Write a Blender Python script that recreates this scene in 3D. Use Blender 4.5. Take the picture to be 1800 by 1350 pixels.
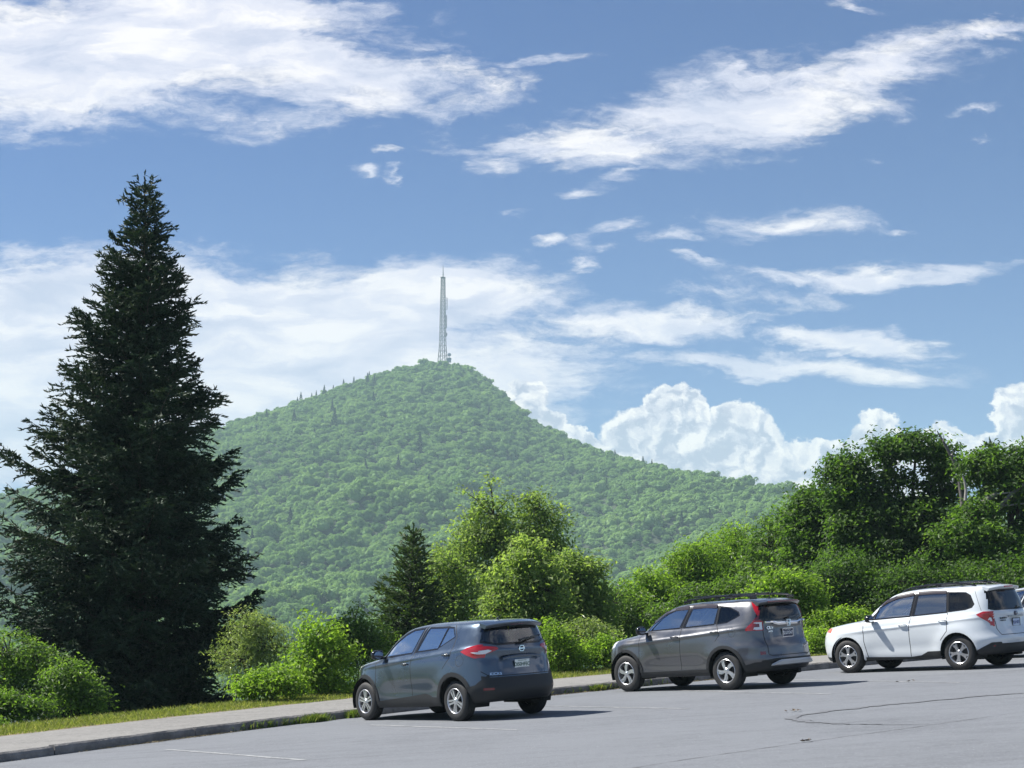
import bpy, bmesh, math, random
import numpy as np
from mathutils import Vector, Matrix
R = math.radians
random.seed(7); RNG = np.random.default_rng(11)
SC = bpy.context.scene
for _o in list(bpy.data.objects): bpy.data.objects.remove(_o)

# ---------------------------------------------------------------- camera
CAM_H = 1.602; PITCH = 7.8355; SLOPE = 0.0618
cam_data = bpy.data.cameras.new('camera'); cam = bpy.data.objects.new('camera', cam_data)
SC.collection.objects.link(cam); SC.camera = cam
cam.location = (0, 0, CAM_H); cam.rotation_euler = (R(90 + PITCH), 0, 0)
cam_data.sensor_width = 36; cam_data.lens = 60; cam_data.clip_start = .1; cam_data.clip_end = 30000

# ---------------------------------------------------------------- sun, exposure
SUN_EL = 50.0
SUN_DIR = Vector((-0.96, 0.27, 0)).normalized() * math.cos(R(SUN_EL)) + Vector((0, 0, math.sin(R(SUN_EL))))
sd = bpy.data.lights.new('sun', 'SUN'); sun = bpy.data.objects.new('sun', sd); SC.collection.objects.link(sun)
sd.energy = 5.0; sd.angle = R(.53); sd.color = (1, .96, .89)
sun.rotation_euler = SUN_DIR.to_track_quat('Z', 'Y').to_euler()
SC.view_settings.view_transform = 'Standard'; SC.view_settings.look = 'None'
SC.view_settings.gamma = 1; SC.view_settings.use_curve_mapping = False
SC.view_settings.exposure = 1.02
SC.render.engine = 'CYCLES'
SC.cycles.use_denoising = True; SC.cycles.use_adaptive_sampling = False
SC.cycles.max_bounces = 8; SC.cycles.diffuse_bounces = 5; SC.cycles.glossy_bounces = 3
SC.cycles.transmission_bounces = 4; SC.cycles.transparent_max_bounces = 8; SC.cycles.volume_bounces = 0
SC.cycles.sample_clamp_indirect = 4

# ---------------------------------------------------------------- node helper
class NT:
    def __init__(s, tree): s.t = tree; s.n = tree.nodes; s.l = tree.links; s.n.clear()
    def add(s, typ, **kw):
        nd = s.n.new(typ)
        for k, v in kw.items():
            if k in ('inp',):
                for kk, vv in v.items():
                    if hasattr(vv, 'default_value') or isinstance(vv, bpy.types.NodeSocket): s.l.new(vv, nd.inputs[kk])
                    else: nd.inputs[kk].default_value = vv
            else: setattr(nd, k, v)
        return nd
    def m(s, op, a, b=None, c=None, clamp=False):
        nd = s.n.new('ShaderNodeMath'); nd.operation = op; nd.use_clamp = clamp
        for i, v in enumerate((a, b, c)):
            if v is None: continue
            if isinstance(v, bpy.types.NodeSocket): s.l.new(v, nd.inputs[i])
            else: nd.inputs[i].default_value = v
        return nd.outputs[0]
    def vm(s, op, a, b=None, scale=None):
        nd = s.n.new('ShaderNodeVectorMath'); nd.operation = op
        for i, v in enumerate((a, b)):
            if v is None: continue
            if isinstance(v, bpy.types.NodeSocket): s.l.new(v, nd.inputs[i])
            else: nd.inputs[i].default_value = v
        if scale is not None: nd.inputs['Scale'].default_value = scale
        return nd.outputs[0]
    def noise(s, vec, scale, detail=4, rough=.55, dist=0, out=0):
        nd = s.n.new('ShaderNodeTexNoise'); nd.inputs['Scale'].default_value = scale
        nd.inputs['Detail'].default_value = detail; nd.inputs['Roughness'].default_value = rough
        nd.inputs['Distortion'].default_value = dist
        if vec is not None: s.l.new(vec, nd.inputs['Vector'])
        return nd.outputs[out]
    def ramp(s, fac, stops, interp='LINEAR'):
        nd = s.n.new('ShaderNodeValToRGB'); nd.color_ramp.interpolation = interp
        e = nd.color_ramp.elements
        while len(e) < len(stops): e.new(.5)
        for i, (p, c) in enumerate(stops): e[i].position = p; e[i].color = (*c, 1) if len(c) == 3 else c
        s.l.new(fac, nd.inputs[0]); return nd.outputs[0]
    def mix(s, fac, a, b, blend='MIX'):
        nd = s.n.new('ShaderNodeMix'); nd.data_type = 'RGBA'; nd.blend_type = blend
        for k, v in ((0, fac), (6, a), (7, b)):
            if isinstance(v, bpy.types.NodeSocket): s.l.new(v, nd.inputs[k])
            else: nd.inputs[k].default_value = v if k == 0 else (*v, 1)
        return nd.outputs[2]
    def smooth(s, v, lo, hi):
        nd = s.n.new('ShaderNodeMapRange'); nd.interpolation_type = 'SMOOTHSTEP'
        s.l.new(v, nd.inputs[0]); nd.inputs[1].default_value = lo; nd.inputs[2].default_value = hi
        return nd.outputs[0]

def px_ray(px, py):
    u = (px - 900) / 3000.; v = (675 - py) / 3000.
    c, s_ = math.cos(R(PITCH)), math.sin(R(PITCH))
    return Vector((u, c - v * s_, s_ + v * c))
def PT(px, py, D):
    """world point seen at that place of the view, D metres out"""
    d = px_ray(px, py); return Vector((0, 0, CAM_H)) + d * (D / d.y)

# ---------------------------------------------------------------- world: physical sky with cloud cover
W = bpy.data.worlds.new('World'); SC.world = W; W.use_nodes = True
w = NT(W.node_tree)
tc = w.add('ShaderNodeTexCoord').outputs['Generated']
sky = w.add('ShaderNodeTexSky', sky_type='NISHITA', sun_disc=False)
sky.sun_elevation = R(SUN_EL); sky.sun_rotation = math.atan2(SUN_DIR.x, SUN_DIR.y)
sky.altitude = 1500; sky.air_density = 1.0; sky.dust_density = .2; sky.ozone_density = 1.2
dirn = w.vm('NORMALIZE', tc)
sep = w.add('ShaderNodeSeparateXYZ', inp={0: dirn})
X, Y, Z = sep.outputs
ysafe = w.m('MAXIMUM', w.m('ABSOLUTE', Y), .02)
az = w.m('DIVIDE', X, ysafe); el = w.m('DIVIDE', Z, ysafe)
front = w.smooth(Y, 0.45, 0.75)
comb = w.add('ShaderNodeCombineXYZ', inp={0: az, 1: el, 2: 0.0})
P0 = comb.outputs[0]
# warped coordinates for ragged, wind drawn edges
st = w.vm('MULTIPLY', P0, (9, 26, 1))
wn = w.noise(st, 1.0, 6, .62, .4, out=1)
warp = w.vm('MULTIPLY', w.vm('SUBTRACT', wn, (.5, .5, .5)), (.11, .045, 0))
P1 = w.vm('ADD', P0, warp)
def ell(src, cx, cy, rx, ry, rot=0, amp=1.0):
    d = px_ray(cx, cy)
    mp = w.add('ShaderNodeMapping', vector_type='TEXTURE')
    w.l.new(src, mp.inputs[0]); mp.inputs[1].default_value = (d.x / d.y, d.z / d.y, 0)
    mp.inputs[2].default_value = (0, 0, R(rot)); mp.inputs[3].default_value = (rx / 2970., ry / 2970., 1)
    g = w.add('ShaderNodeTexGradient', gradient_type='SPHERICAL'); w.l.new(mp.outputs[0], g.inputs[0])
    return w.m('MULTIPLY', g.outputs[1], amp) if amp != 1 else g.outputs[1]
strat = [(120, 95, 760, 185, 1, 1.5), (560, 120, 460, 120, -6, 1.1), (300, 10, 560, 90, 0, 1.2), (940, 112, 130, 26, 4, .7),
         (740, 195, 190, 45, -4, .75),
         (1310, 190, 400, 112, 12, 1.2), (1060, 265, 230, 66, -4, 1.0), (1490, 180, 210, 66, 4, .95), (1110, 310, 130, 34, 18, .7), (1580, 112, 250, 66, 12, .95), (1740, 62, 200, 42, 14, .8),
         (1490, 12, 80, 18, -14, .8), (1720, 200, 60, 14, 14, .7),
         (1370, 402, 210, 50, 5, 1.05), (1210, 430, 90, 30, 0, .75), (945, 430, 60, 16, 0, .8), (1040, 440, 60, 30, 0, .45), (1010, 466, 50, 16, 0, .6),
         (1520, 480, 340, 32, 3, 1.1), (1330, 520, 240, 40, -2, .8), (1480, 592, 230, 34, -3, 1.15), (1330, 640, 400, 34, -1, 1.15), (1150, 562, 300, 50, 0, 1.1),
         (300, 655, 900, 250, 0, 2.6), (120, 585, 820, 150, 0, 2.3), (760, 540, 330, 105, 0, 1.5), (880, 500, 150, 60, -10, .7), (820, 610, 300, 60, 0, 1.1),
         (650, 315, 60, 16, 0, .75), (725, 318, 60, 14, 0, .55), (820, 258, 120, 30, -10, .35), (690, 272, 60, 14, 0, .4),
         (1010, 698, 70, 26, 8, .75), (1110, 412, 70, 22, 0, .6), (1080, 452, 60, 18, 0, .5), (1255, 470, 60, 18, 0, .5), (1020, 345, 60, 20, 0, .6), (1570, 405, 40, 14, 0, .6), (780, 240, 110, 34, -14, .5), (880, 295, 90, 22, -4, .55), (905, 380, 40, 12, 0, .5), (740, 315, 50, 13, -8, .7), (1620, 590, 60, 22, 0, .6), (1725, 245, 40, 14, 0, .55), (1520, 284, 60, 14, 0, .5), (960, 180, 60, 18, 0, .35), (1050, 240, 260, 40, 2, .7), (100, 760, 420, 150, 0, 1.3)]
fld = None
for e in strat:
    g = ell(P1, *e); fld = g if fld is None else w.m('MAXIMUM', fld, g)
streak = w.noise(w.vm('MULTIPLY', P1, (10, 34, 1)), 1.0, 9, .64, .3)
fine = w.noise(w.vm('MULTIPLY', P0, (60, 150, 1)), 1.0, 8, .68, .5)
dens = w.m('ADD', fld, w.m('MULTIPLY', w.m('SUBTRACT', streak, .5), 2.1))
dens = w.m('ADD', dens, w.m('MULTIPLY', w.m('SUBTRACT', fine, .5), .75))
gate = w.smooth(fld, 0.0, .14)
cov1 = w.m('MULTIPLY', w.smooth(dens, .14, .88), gate)
# cumulus towers near the horizon (billowing edge)
bil = w.noise(w.vm('MULTIPLY', P0, (46, 56, 1)), 1.0, 9, .64, .0, out=1)
P2 = w.vm('ADD', P0, w.vm('MULTIPLY', w.vm('SUBTRACT', bil, (.5, .5, .5)), (.030, .026, 0)))
cum = [(1150, 775, 120, 80, 0, 1.2), (1190, 725, 75, 60, 0, 1.3), (1300, 768, 95, 70, 0, 1.3), (1250, 830, 230, 70, 0, 1.4), (1450, 815, 150, 50, 0, 1.1),
       (1545, 772, 62, 60, 0, 1.3), (1600, 820, 150, 70, 0, 1.3), (1665, 785, 50, 55, 0, 1.2), (1800, 735, 70, 75, 0, 1.5), (1760, 800, 110, 50, 0, 1.2),
       (925, 705, 48, 48, 0, 1.2), (1000, 772, 80, 34, -12, 1.3), (955, 745, 50, 36, 0, .9)]
fc = None
for e in cum:
    g = ell(P2, *e); fc = g if fc is None else w.m('MAXIMUM', fc, g)
cov2 = w.smooth(fc, .17, .30)
# the rest of the sky: broken cover of the same kind
zc = w.m('ADD', w.m('MAXIMUM', Z, 0.0), .12)
pl = w.add('ShaderNodeCombineXYZ', inp={0: w.m('DIVIDE', X, zc), 1: w.m('DIVIDE', Y, zc), 2: 3.0}).outputs[0]
gen = w.noise(pl, .9, 8, .6, .4)
infr = w.m('MULTIPLY', w.m('MULTIPLY', w.smooth(w.m('ABSOLUTE', az), .50, .34), w.smooth(el, .48, .36)), front)
cov3 = w.m('MULTIPLY', w.smooth(gen, .50, .66), w.m('SUBTRACT', 1.0, infr))
cov3 = w.m('MULTIPLY', cov3, w.smooth(Z, 0.0, .08))
covf = w.m('MULTIPLY', w.m('MAXIMUM', cov1, cov2), front)
cov = w.m('MULTIPLY', w.m('MAXIMUM', covf, cov3), .93)
# cloud tone: noise shading; cumulus light from upper left painted into the colour
rel = w.noise(w.vm('MULTIPLY', P1, (13, 48, 1)), 1.0, 7, .6, .2)
tone1 = w.ramp(rel, [(.30, (3.2, 3.4, 4.3)), (.48, (4.6, 4.55, 5.1)), (.60, (5.95, 5.65, 5.55))])
b1 = w.noise(P2, 66, 8, .6, .3); P2s = w.vm('ADD', P2, (-.0035, .0045, 0)); b2 = w.noise(P2s, 66, 8, .6, .3)
bd = w.m('ADD', w.m('MULTIPLY', w.m('SUBTRACT', b1, b2), 3.4), .5, clamp=True)
edge = w.smooth(fc, .75, .18)
bd = w.m('MULTIPLY_ADD', edge, .34, w.m('MULTIPLY', bd, .78))
tone2 = w.ramp(bd, [(.20, (2.7, 2.8, 3.5)), (.50, (4.7, 4.55, 4.85)), (.82, (7.0, 6.5, 5.9))])
tsel = w.mix(w.m('MULTIPLY', cov2, front), tone1, tone2)
grade = w.mix(1.0, sky.outputs[0], (.165, .275, .485), 'MULTIPLY')
col = w.mix(cov, grade, tsel)
bg = w.add('ShaderNodeBackground', inp={0: col, 1: .10})
out = w.add('ShaderNodeOutputWorld'); w.l.new(bg.outputs[0], out.inputs[0])
# ---------------------------------------------------------------- helpers
COL = SC.collection
def link(o): COL.objects.link(o); return o
def tag(o, label=None, cat=None, group=None, kind=None):
    if label: o['label'] = label
    if cat: o['category'] = cat
    if group: o['group'] = group
    if kind: o['kind'] = kind
    return o
def empty(name, loc=(0, 0, 0), mat=None):
    o = link(bpy.data.objects.new(name, None)); o.empty_display_size = .3
    if mat is not None: o.matrix_world = mat
    else: o.location = loc
    return o
def mesh_np(name, V, F, mats=(), mi=None, smooth=False, parent=None, tint=None, obj=True):
    """V (n,3), F (m,k) array with constant k, or list of such arrays"""
    Fs = F if isinstance(F, list) else [F]
    me = bpy.data.meshes.new(name)
    V = np.asarray(V, np.float32)
    me.vertices.add(len(V)); me.vertices.foreach_set('co', V.ravel())
    if sum(len(f) for f in Fs) == 0:
        me.materials.append(mats); me.update(); o = link(bpy.data.objects.new(name, me)); return o
    loops = np.concatenate([f.ravel() for f in Fs]).astype(np.int32)
    tot = np.concatenate([np.full(len(f), f.shape[1]) for f in Fs]).astype(np.int32)
    start = np.concatenate([[0], np.cumsum(tot)[:-1]]).astype(np.int32)
    me.loops.add(len(loops)); me.loops.foreach_set('vertex_index', loops)
    me.polygons.add(len(tot)); me.polygons.foreach_set('loop_start', start); me.polygons.foreach_set('loop_total', tot)
    if mi is not None: me.polygons.foreach_set('material_index', np.asarray(mi, np.int32))
    me.polygons.foreach_set('use_smooth', np.full(len(tot), smooth))
    for m_ in (mats if isinstance(mats, (list, tuple)) else [mats]): me.materials.append(m_)
    if tint is not None:
        a = me.attributes.new('tint', 'FLOAT', 'FACE'); a.data.foreach_set('value', np.asarray(tint, np.float32))
    me.update(calc_edges=True)
    if not obj: return me
    o = link(bpy.data.objects.new(name, me))
    if parent: o.parent = parent
    return o
def obj_bm(name, bm, m, parent=None, smooth=False):
    me = bpy.data.meshes.new(name); bm.to_mesh(me); bm.free()
    for x in (m if isinstance(m, (list, tuple)) else [m]): me.materials.append(x)
    if smooth: me.polygons.foreach_set('use_smooth', np.ones(len(me.polygons), bool))
    o = link(bpy.data.objects.new(name, me))
    if parent: o.parent = parent
    return o
def add_box(bm, c, s, mat=None, bev=0):
    r = bmesh.ops.create_cube(bm, size=1)
    vs = r['verts']
    for v in vs: v.co = Vector((v.co.x * s[0], v.co.y * s[1], v.co.z * s[2]))
    if bev:
        es = list({e for v in vs for e in v.link_edges})
        b = bmesh.ops.bevel(bm, geom=es, offset=bev, segments=2, affect='EDGES', profile=.6)
        vs = list({v for f in b['faces'] for v in f.verts} | {v for v in vs if v.is_valid})
    M = Matrix.Translation(c) if mat is None else Matrix.Translation(c) @ mat
    for v in vs: v.co = M @ v.co
    return vs
def add_tube(bm, pts, rad, n=8, cap=True):
    pts = [Vector(p) for p in pts]
    rr = rad if isinstance(rad, (list, tuple)) else [rad] * len(pts)
    rings = []; prev = None
    for i, p in enumerate(pts):
        t = (pts[min(i + 1, len(pts) - 1)] - pts[max(i - 1, 0)])
        if t.length < 1e-9: t = Vector((0, 0, 1))
        t.normalize()
        a = prev if prev is not None else (Vector((0, 0, 1)) if abs(t.z) < .9 else Vector((1, 0, 0)))
        u = (a - t * a.dot(t))
        if u.length < 1e-5: u = t.orthogonal()
        u.normalize(); v = t.cross(u); prev = u
        rings.append([bm.verts.new(p + (u * math.cos(2 * math.pi * k / n) + v * math.sin(2 * math.pi * k / n)) * rr[i]) for k in range(n)])
    for a, b in zip(rings, rings[1:]):
        for k in range(n): bm.faces.new((a[k], a[(k + 1) % n], b[(k + 1) % n], b[k]))
    if cap:
        bm.faces.new(rings[0][::-1]); bm.faces.new(rings[-1])
def add_prism(bm, poly, d0, d1, f):
    """poly of 2D points, f(a,b,d)->3D"""
    A = [bm.verts.new(f(a, b, d0)) for a, b in poly]; B = [bm.verts.new(f(a, b, d1)) for a, b in poly]
    n = len(poly)
    bm.faces.new(A[::-1]); bm.faces.new(B)
    for i in range(n): bm.faces.new((A[i], A[(i + 1) % n], B[(i + 1) % n], B[i]))
    bmesh.ops.recalc_face_normals(bm, faces=bm.faces)
def add_lathe(bm, prof, n, f):
    """prof list of (r, h); f(r*cos, r*sin, h)->3D"""
    rings = [[bm.verts.new(f(r * math.cos(2 * math.pi * k / n), r * math.sin(2 * math.pi * k / n), h)) for k in range(n)] for r, h in prof]
    for a, b in zip(rings, rings[1:]):
        for k in range(n): bm.faces.new((a[k], a[(k + 1) % n], b[(k + 1) % n], b[k]))
MATS = {}
def pmat(name, col, rough=.5, metal=0, coat=0, spec=.5, bump=None, var=None, alpha=None, flake=0):
    if name in MATS: return MATS[name]
    m_ = bpy.data.materials.new(name); m_.use_nodes = True; t = NT(m_.node_tree)
    p = t.add('ShaderNodeBsdfPrincipled'); o = t.add('ShaderNodeOutputMaterial'); t.l.new(p.outputs[0], o.inputs[0])
    p.inputs['Base Color'].default_value = (*col, 1); p.inputs['Roughness'].default_value = rough
    p.inputs['Metallic'].default_value = metal; p.inputs['Coat Weight'].default_value = coat
    p.inputs['Coat Roughness'].default_value = .04; p.inputs['Specular IOR Level'].default_value = spec
    tc_ = t.add('ShaderNodeTexCoord').outputs['Object']
    if var:  # (scale, amount)
        nz = t.noise(tc_, var[0], 6, .6)
        lo = tuple(c * (1 - var[1]) for c in col); hi = tuple(min(1, c * (1 + var[1])) for c in col)
        t.l.new(t.ramp(nz, [(.3, lo), (.7, hi)]), p.inputs['Base Color'])
    if flake:
        nz = t.noise(tc_, 900, 1, .5); 
        lo = tuple(c * (1 - flake) for c in col); hi = tuple(min(1, c * (1 + flake)) for c in col)
        t.l.new(t.ramp(nz, [(.35, lo), (.65, hi)]), p.inputs['Base Color'])
        dz = t.noise(tc_, 3.0, 5, .6)
        t.l.new(t.ramp(dz, [(.35, (rough * .85,) * 3), (.7, (rough * 1.25,) * 3)]), p.inputs['Roughness'])
    if bump:  # (scale, strength, dist)
        b = t.add('ShaderNodeBump', inp={'Strength': bump[1], 'Distance': bump[2], 'Height': t.noise(tc_, bump[0], 5, .6)})
        t.l.new(b.outputs[0], p.inputs['Normal'])
    MATS[name] = m_; return m_
def glassmat(name, tint, ior=1.5, rough=0.0, boost=1.0, gcol=(1, 1, 1)):
    if name in MATS: return MATS[name]
    m_ = bpy.data.materials.new(name); m_.use_nodes = True; t = NT(m_.node_tree)
    tr = t.add('ShaderNodeBsdfTransparent', inp={0: (*tint, 1)})
    gl = t.add('ShaderNodeBsdfGlossy', inp={0: (*gcol, 1), 1: rough})
    fr = t.add('ShaderNodeFresnel', inp={0: ior})
    f = t.m('MULTIPLY', fr.outputs[0], boost, clamp=True)
    mx = t.add('ShaderNodeMixShader'); t.l.new(f, mx.inputs[0]); t.l.new(tr.outputs[0], mx.inputs[1]); t.l.new(gl.outputs[0], mx.inputs[2])
    o = t.add('ShaderNodeOutputMaterial'); t.l.new(mx.outputs[0], o.inputs[0])
    MATS[name] = m_; return m_
def leafmat(name, stops, trans=.35, rough=.5, spec=.3, inst=False, tcol=(2.0, 2.25, .8)):
    m_ = bpy.data.materials.new(name); m_.use_nodes = True; t = NT(m_.node_tree)
    a = t.add('ShaderNodeAttribute', attribute_name='tint').outputs['Fac']
    if inst:
        oi = t.add('ShaderNodeAttribute', attribute_name='pt', attribute_type='INSTANCER').outputs['Fac']
        a = t.m('ADD', t.m('MULTIPLY', a, .38), t.m('MULTIPLY', oi, .62))
    c = t.ramp(a, stops)
    p = t.add('ShaderNodeBsdfPrincipled', inp={'Base Color': c, 'Roughness': rough, 'Specular IOR Level': spec})
    tl = t.add('ShaderNodeBsdfTranslucent', inp={0: t.mix(1.0, c, tcol, 'MULTIPLY')})
    mx = t.add('ShaderNodeMixShader', inp={0: trans}); t.l.new(p.outputs[0], mx.inputs[1]); t.l.new(tl.outputs[0], mx.inputs[2])
    o = t.add('ShaderNodeOutputMaterial'); t.l.new(mx.outputs[0], o.inputs[0])
    return m_
def text_obj(name, s, size, m_, parent, Mloc, ext=.002, bold=False, sx=1.0):
    cu = bpy.data.curves.new(name, 'FONT'); cu.body = s; cu.size = size; cu.extrude = ext; cu.align_x = 'CENTER'; cu.align_y = 'CENTER'
    if bold: cu.offset = size * .02
    to = bpy.data.objects.new(name, cu); COL.objects.link(to)
    dg = bpy.context.evaluated_depsgraph_get(); me = bpy.data.meshes.new_from_object(to.evaluated_get(dg))
    bpy.data.objects.remove(to); bpy.data.curves.remove(cu)
    me.materials.clear(); me.materials.append(m_)
    me.transform(Matrix.Scale(sx, 4, (1, 0, 0))); me.transform(Mloc)
    me.name = name
    o = link(bpy.data.objects.new(name, me)); o.parent = parent; return o
# ================================================================ GROUND
KERB = [(-26, -6), (-17, 9), (-12.0, 17.8), (-9.2, 22.4), (-7.42, 25.25), (-5.9, 27.7), (-4.0, 30.35), (-2.9, 31.65), (-1.0, 33.7), (.88, 35.5), (2.1, 36.5), (4.4, 38.2), (7.1, 40.0), (10.5, 42.1), (14.5, 44.2), (20, 46.8), (30, 50.5), (60, 60)]
def resamp(P, step):
    P = np.array(P, float)
    # Chaikin smoothing keeps the long even bend
    for _ in range(2):
        Q = [P[0]]
        for a, b in zip(P, P[1:]): Q += [a * .75 + b * .25, a * .25 + b * .75]
        P = np.array(Q + [P[-1]])
    L = np.concatenate([[0], np.cumsum(np.hypot(*np.diff(P, axis=0).T))]); n = int(L[-1] / step) + 1
    t = np.linspace(0, L[-1], n); return np.stack([np.interp(t, L, P[:, 0]), np.interp(t, L, P[:, 1])], 1), t
KP, KT = resamp(KERB, .5)
KN = np.gradient(KP, axis=0); KN /= np.linalg.norm(KN, axis=1)[:, None]; KN = np.stack([-KN[:, 1], KN[:, 0]], 1)   # points away from the lot
def gz(x, y=0):
    return SLOPE * np.clip(x, -22, 22) + 0 * np.asarray(x)
def kdist(x, y):
    """signed distance beyond the kerb line"""
    x = np.atleast_1d(x).astype(float); y = np.atleast_1d(y).astype(float); out_ = np.empty(len(x))
    for i in range(0, len(x), 4000):
        dx = x[i:i+4000, None] - KP[None, :, 0]; dy = y[i:i+4000, None] - KP[None, :, 1]
        k = np.argmin(dx * dx + dy * dy, 1); r = np.arange(len(k))
        out_[i:i+4000] = dx[r, k] * KN[k, 0] + dy[r, k] * KN[k, 1]
    return out_
WALK = 2.75; VERGE = 4.05
def sheet(name, d0, d1, z0, z1, m_, nseg=2, jit0=0, jit1=0, seed=1):
    rg = np.random.default_rng(seed); n = len(KP); rows = []
    for k in range(nseg + 1):
        t = k / nseg; d = d0 + (d1 - d0) * t
        j = (jit0 * (1 - t) + jit1 * t)
        jj = np.convolve(rg.normal(0, 1, n + 4), np.ones(5) / 5, 'valid') * j
        p = KP + KN * (d + jj)[:, None]; z = gz(p[:, 0]) + z0 + (z1 - z0) * t
        rows.append(np.column_stack([p, z]))
    V = np.concatenate(rows); F = []
    for k in range(nseg):
        a = np.arange(n - 1) + k * n; F.append(np.stack([a, a + 1, a + 1 + n, a + n], 1))
    return mesh_np(name, V, np.concatenate(F), m_, smooth=True)
def asphalt(name, c0, c1, sc=1.0, cr=True):
    m_ = bpy.data.materials.new(name); m_.use_nodes = True; t = NT(m_.node_tree)
    p = t.add('ShaderNodeBsdfPrincipled'); o = t.add('ShaderNodeOutputMaterial'); t.l.new(p.outputs[0], o.inputs[0])
    tc_ = t.add('ShaderNodeTexCoord').outputs['Object']
    big = t.noise(t.vm('MULTIPLY', tc_, (.35, .35, .35)), 1, 6, .6, .6); grit = t.noise(tc_, 24 * sc, 5, .8); mid = t.noise(tc_, 4.5, 6, .7)
    st_ = t.vm('MULTIPLY', tc_, (.5, 3.0, 1)); wear = t.noise(st_, 1, 5, .6)
    f = t.m('ADD', t.m('MULTIPLY', big, .35), t.m('ADD', t.m('MULTIPLY', grit, .75), t.m('MULTIPLY', t.m('ADD', mid, wear), .34)))
    c = t.ramp(f, [(.54, c0), (.92, c1)])
    v = t.add('ShaderNodeTexVoronoi', inp={'Vector': tc_, 'Scale': 42 * sc}); 
    speck = t.m('LESS_THAN', v.outputs['Distance'], .22)
    vr = t.m('GREATER_THAN', t.noise(tc_, 60 * sc, 1, .5), .62)
    c = t.mix(t.m('MULTIPLY', t.m('MULTIPLY', speck, vr), .8), c, (.50, .50, .50))
    t.l.new(c, p.inputs['Base Color']); p.inputs['Roughness'].default_value = .85; p.inputs['Specular IOR Level'].default_value = .25
    b = t.add('ShaderNodeBump', inp={'Strength': .5, 'Distance': .012, 'Height': t.noise(tc_, 34 * sc, 5, .75)}); t.l.new(b.outputs[0], p.inputs['Normal'])
    return m_
M_ASP = asphalt('lot_asphalt', (.076, .081, .090), (.160, .170, .186))
M_WALK = asphalt('walk_asphalt', (.060, .060, .060), (.215, .210, .200), .5)
# parking lot: from the kerb line back past the camera
rows = []; n = len(KP); ks = [.0, -.25, -1, -3, -6, -10, -15, -22, -32, -46, -70]
V = []
for k, d in enumerate(ks):
    p = KP + np.array([.30, -.95]) * (-d) if d < -1 else KP + KN * d
    V.append(np.column_stack([p, gz(p[:, 0])]))
V = np.concatenate(V); F = np.concatenate([np.stack([np.arange(n - 1) + k * n, np.arange(n - 1) + (k + 1) * n, np.arange(n - 1) + (k + 1) * n + 1, np.arange(n - 1) + k * n + 1], 1) for k in range(len(ks) - 1)])
mesh_np('parking_lot', V, F, M_ASP, smooth=True)['kind'] = 'structure'
tag(sheet('sidewalk', .14, WALK, .128, .20, M_WALK, 6, 0, .06, 3), kind='structure')
M_DIRT = pmat('verge_soil', (.16, .125, .075), .95, var=(3, .4))
tag(sheet('verge', WALK - .12, VERGE + .6, .17, .22, M_DIRT, 4, .05, 0, 4), kind='structure')
bm = bmesh.new()

# kerb: separate cast lengths, worn and uneven
kerb = tag(empty('kerb', (0, 0, 0)), kind='structure')
M_KERB = pmat('weathered_kerb', (.17, .165, .16), .9, bump=(14, .9, .03), var=(2.6, .45))
i0 = int(np.argmin(np.hypot(KP[:, 0] + 14, KP[:, 1] - 14))); i1 = int(np.argmin(np.hypot(KP[:, 0] - 24, KP[:, 1] - 48)))
def kpos(t, d):
    x = np.interp(t, KT, KP[:, 0]); y = np.interp(t, KT, KP[:, 1]); nx = np.interp(t, KT, KN[:, 0]); ny = np.interp(t, KT, KN[:, 1])
    return x + nx * d, y + ny * d
t = KT[i0]; rk = random.Random(4)
while t < KT[i1]:
    L = rk.choice([1.1, 1.8, 2.4, 3.0, 3.0]); m = max(4, int(L / .22)); bm = bmesh.new(); prev = None; tilt = rk.uniform(-.006, .008); dz_ = rk.uniform(-.008, .008)
    for k in range(m + 1):
        tt = t + .008 + (L - .016) * k / m; e = rk.gauss(0, .004); h = .150 + dz_ + rk.gauss(0, .003) + tilt * k / m
        prof = [(-.012 + e, -.05), (-.004 + e, h * .55 + rk.gauss(0, .004)), (.012 + e, h - .028), (.045, h), (.135, h - .004), (.165, -.05)]
        r = []
        for d, z in prof:
            x, y = kpos(tt, d); r.append(bm.verts.new((x, y, float(gz(x)) + z)))
        if prev:
            for q in range(len(prof) - 1): bm.faces.new((prev[q], r[q], r[q + 1], prev[q + 1]))
            bm.faces.new((prev[-1], r[-1], r[0], prev[0]))
        else: bm.faces.new(r[::-1])
        prev = r
    bm.faces.new(prev); bmesh.ops.recalc_face_normals(bm, faces=bm.faces)
    obj_bm('kerb_stone', bm, M_KERB, kerb); t += L
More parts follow.
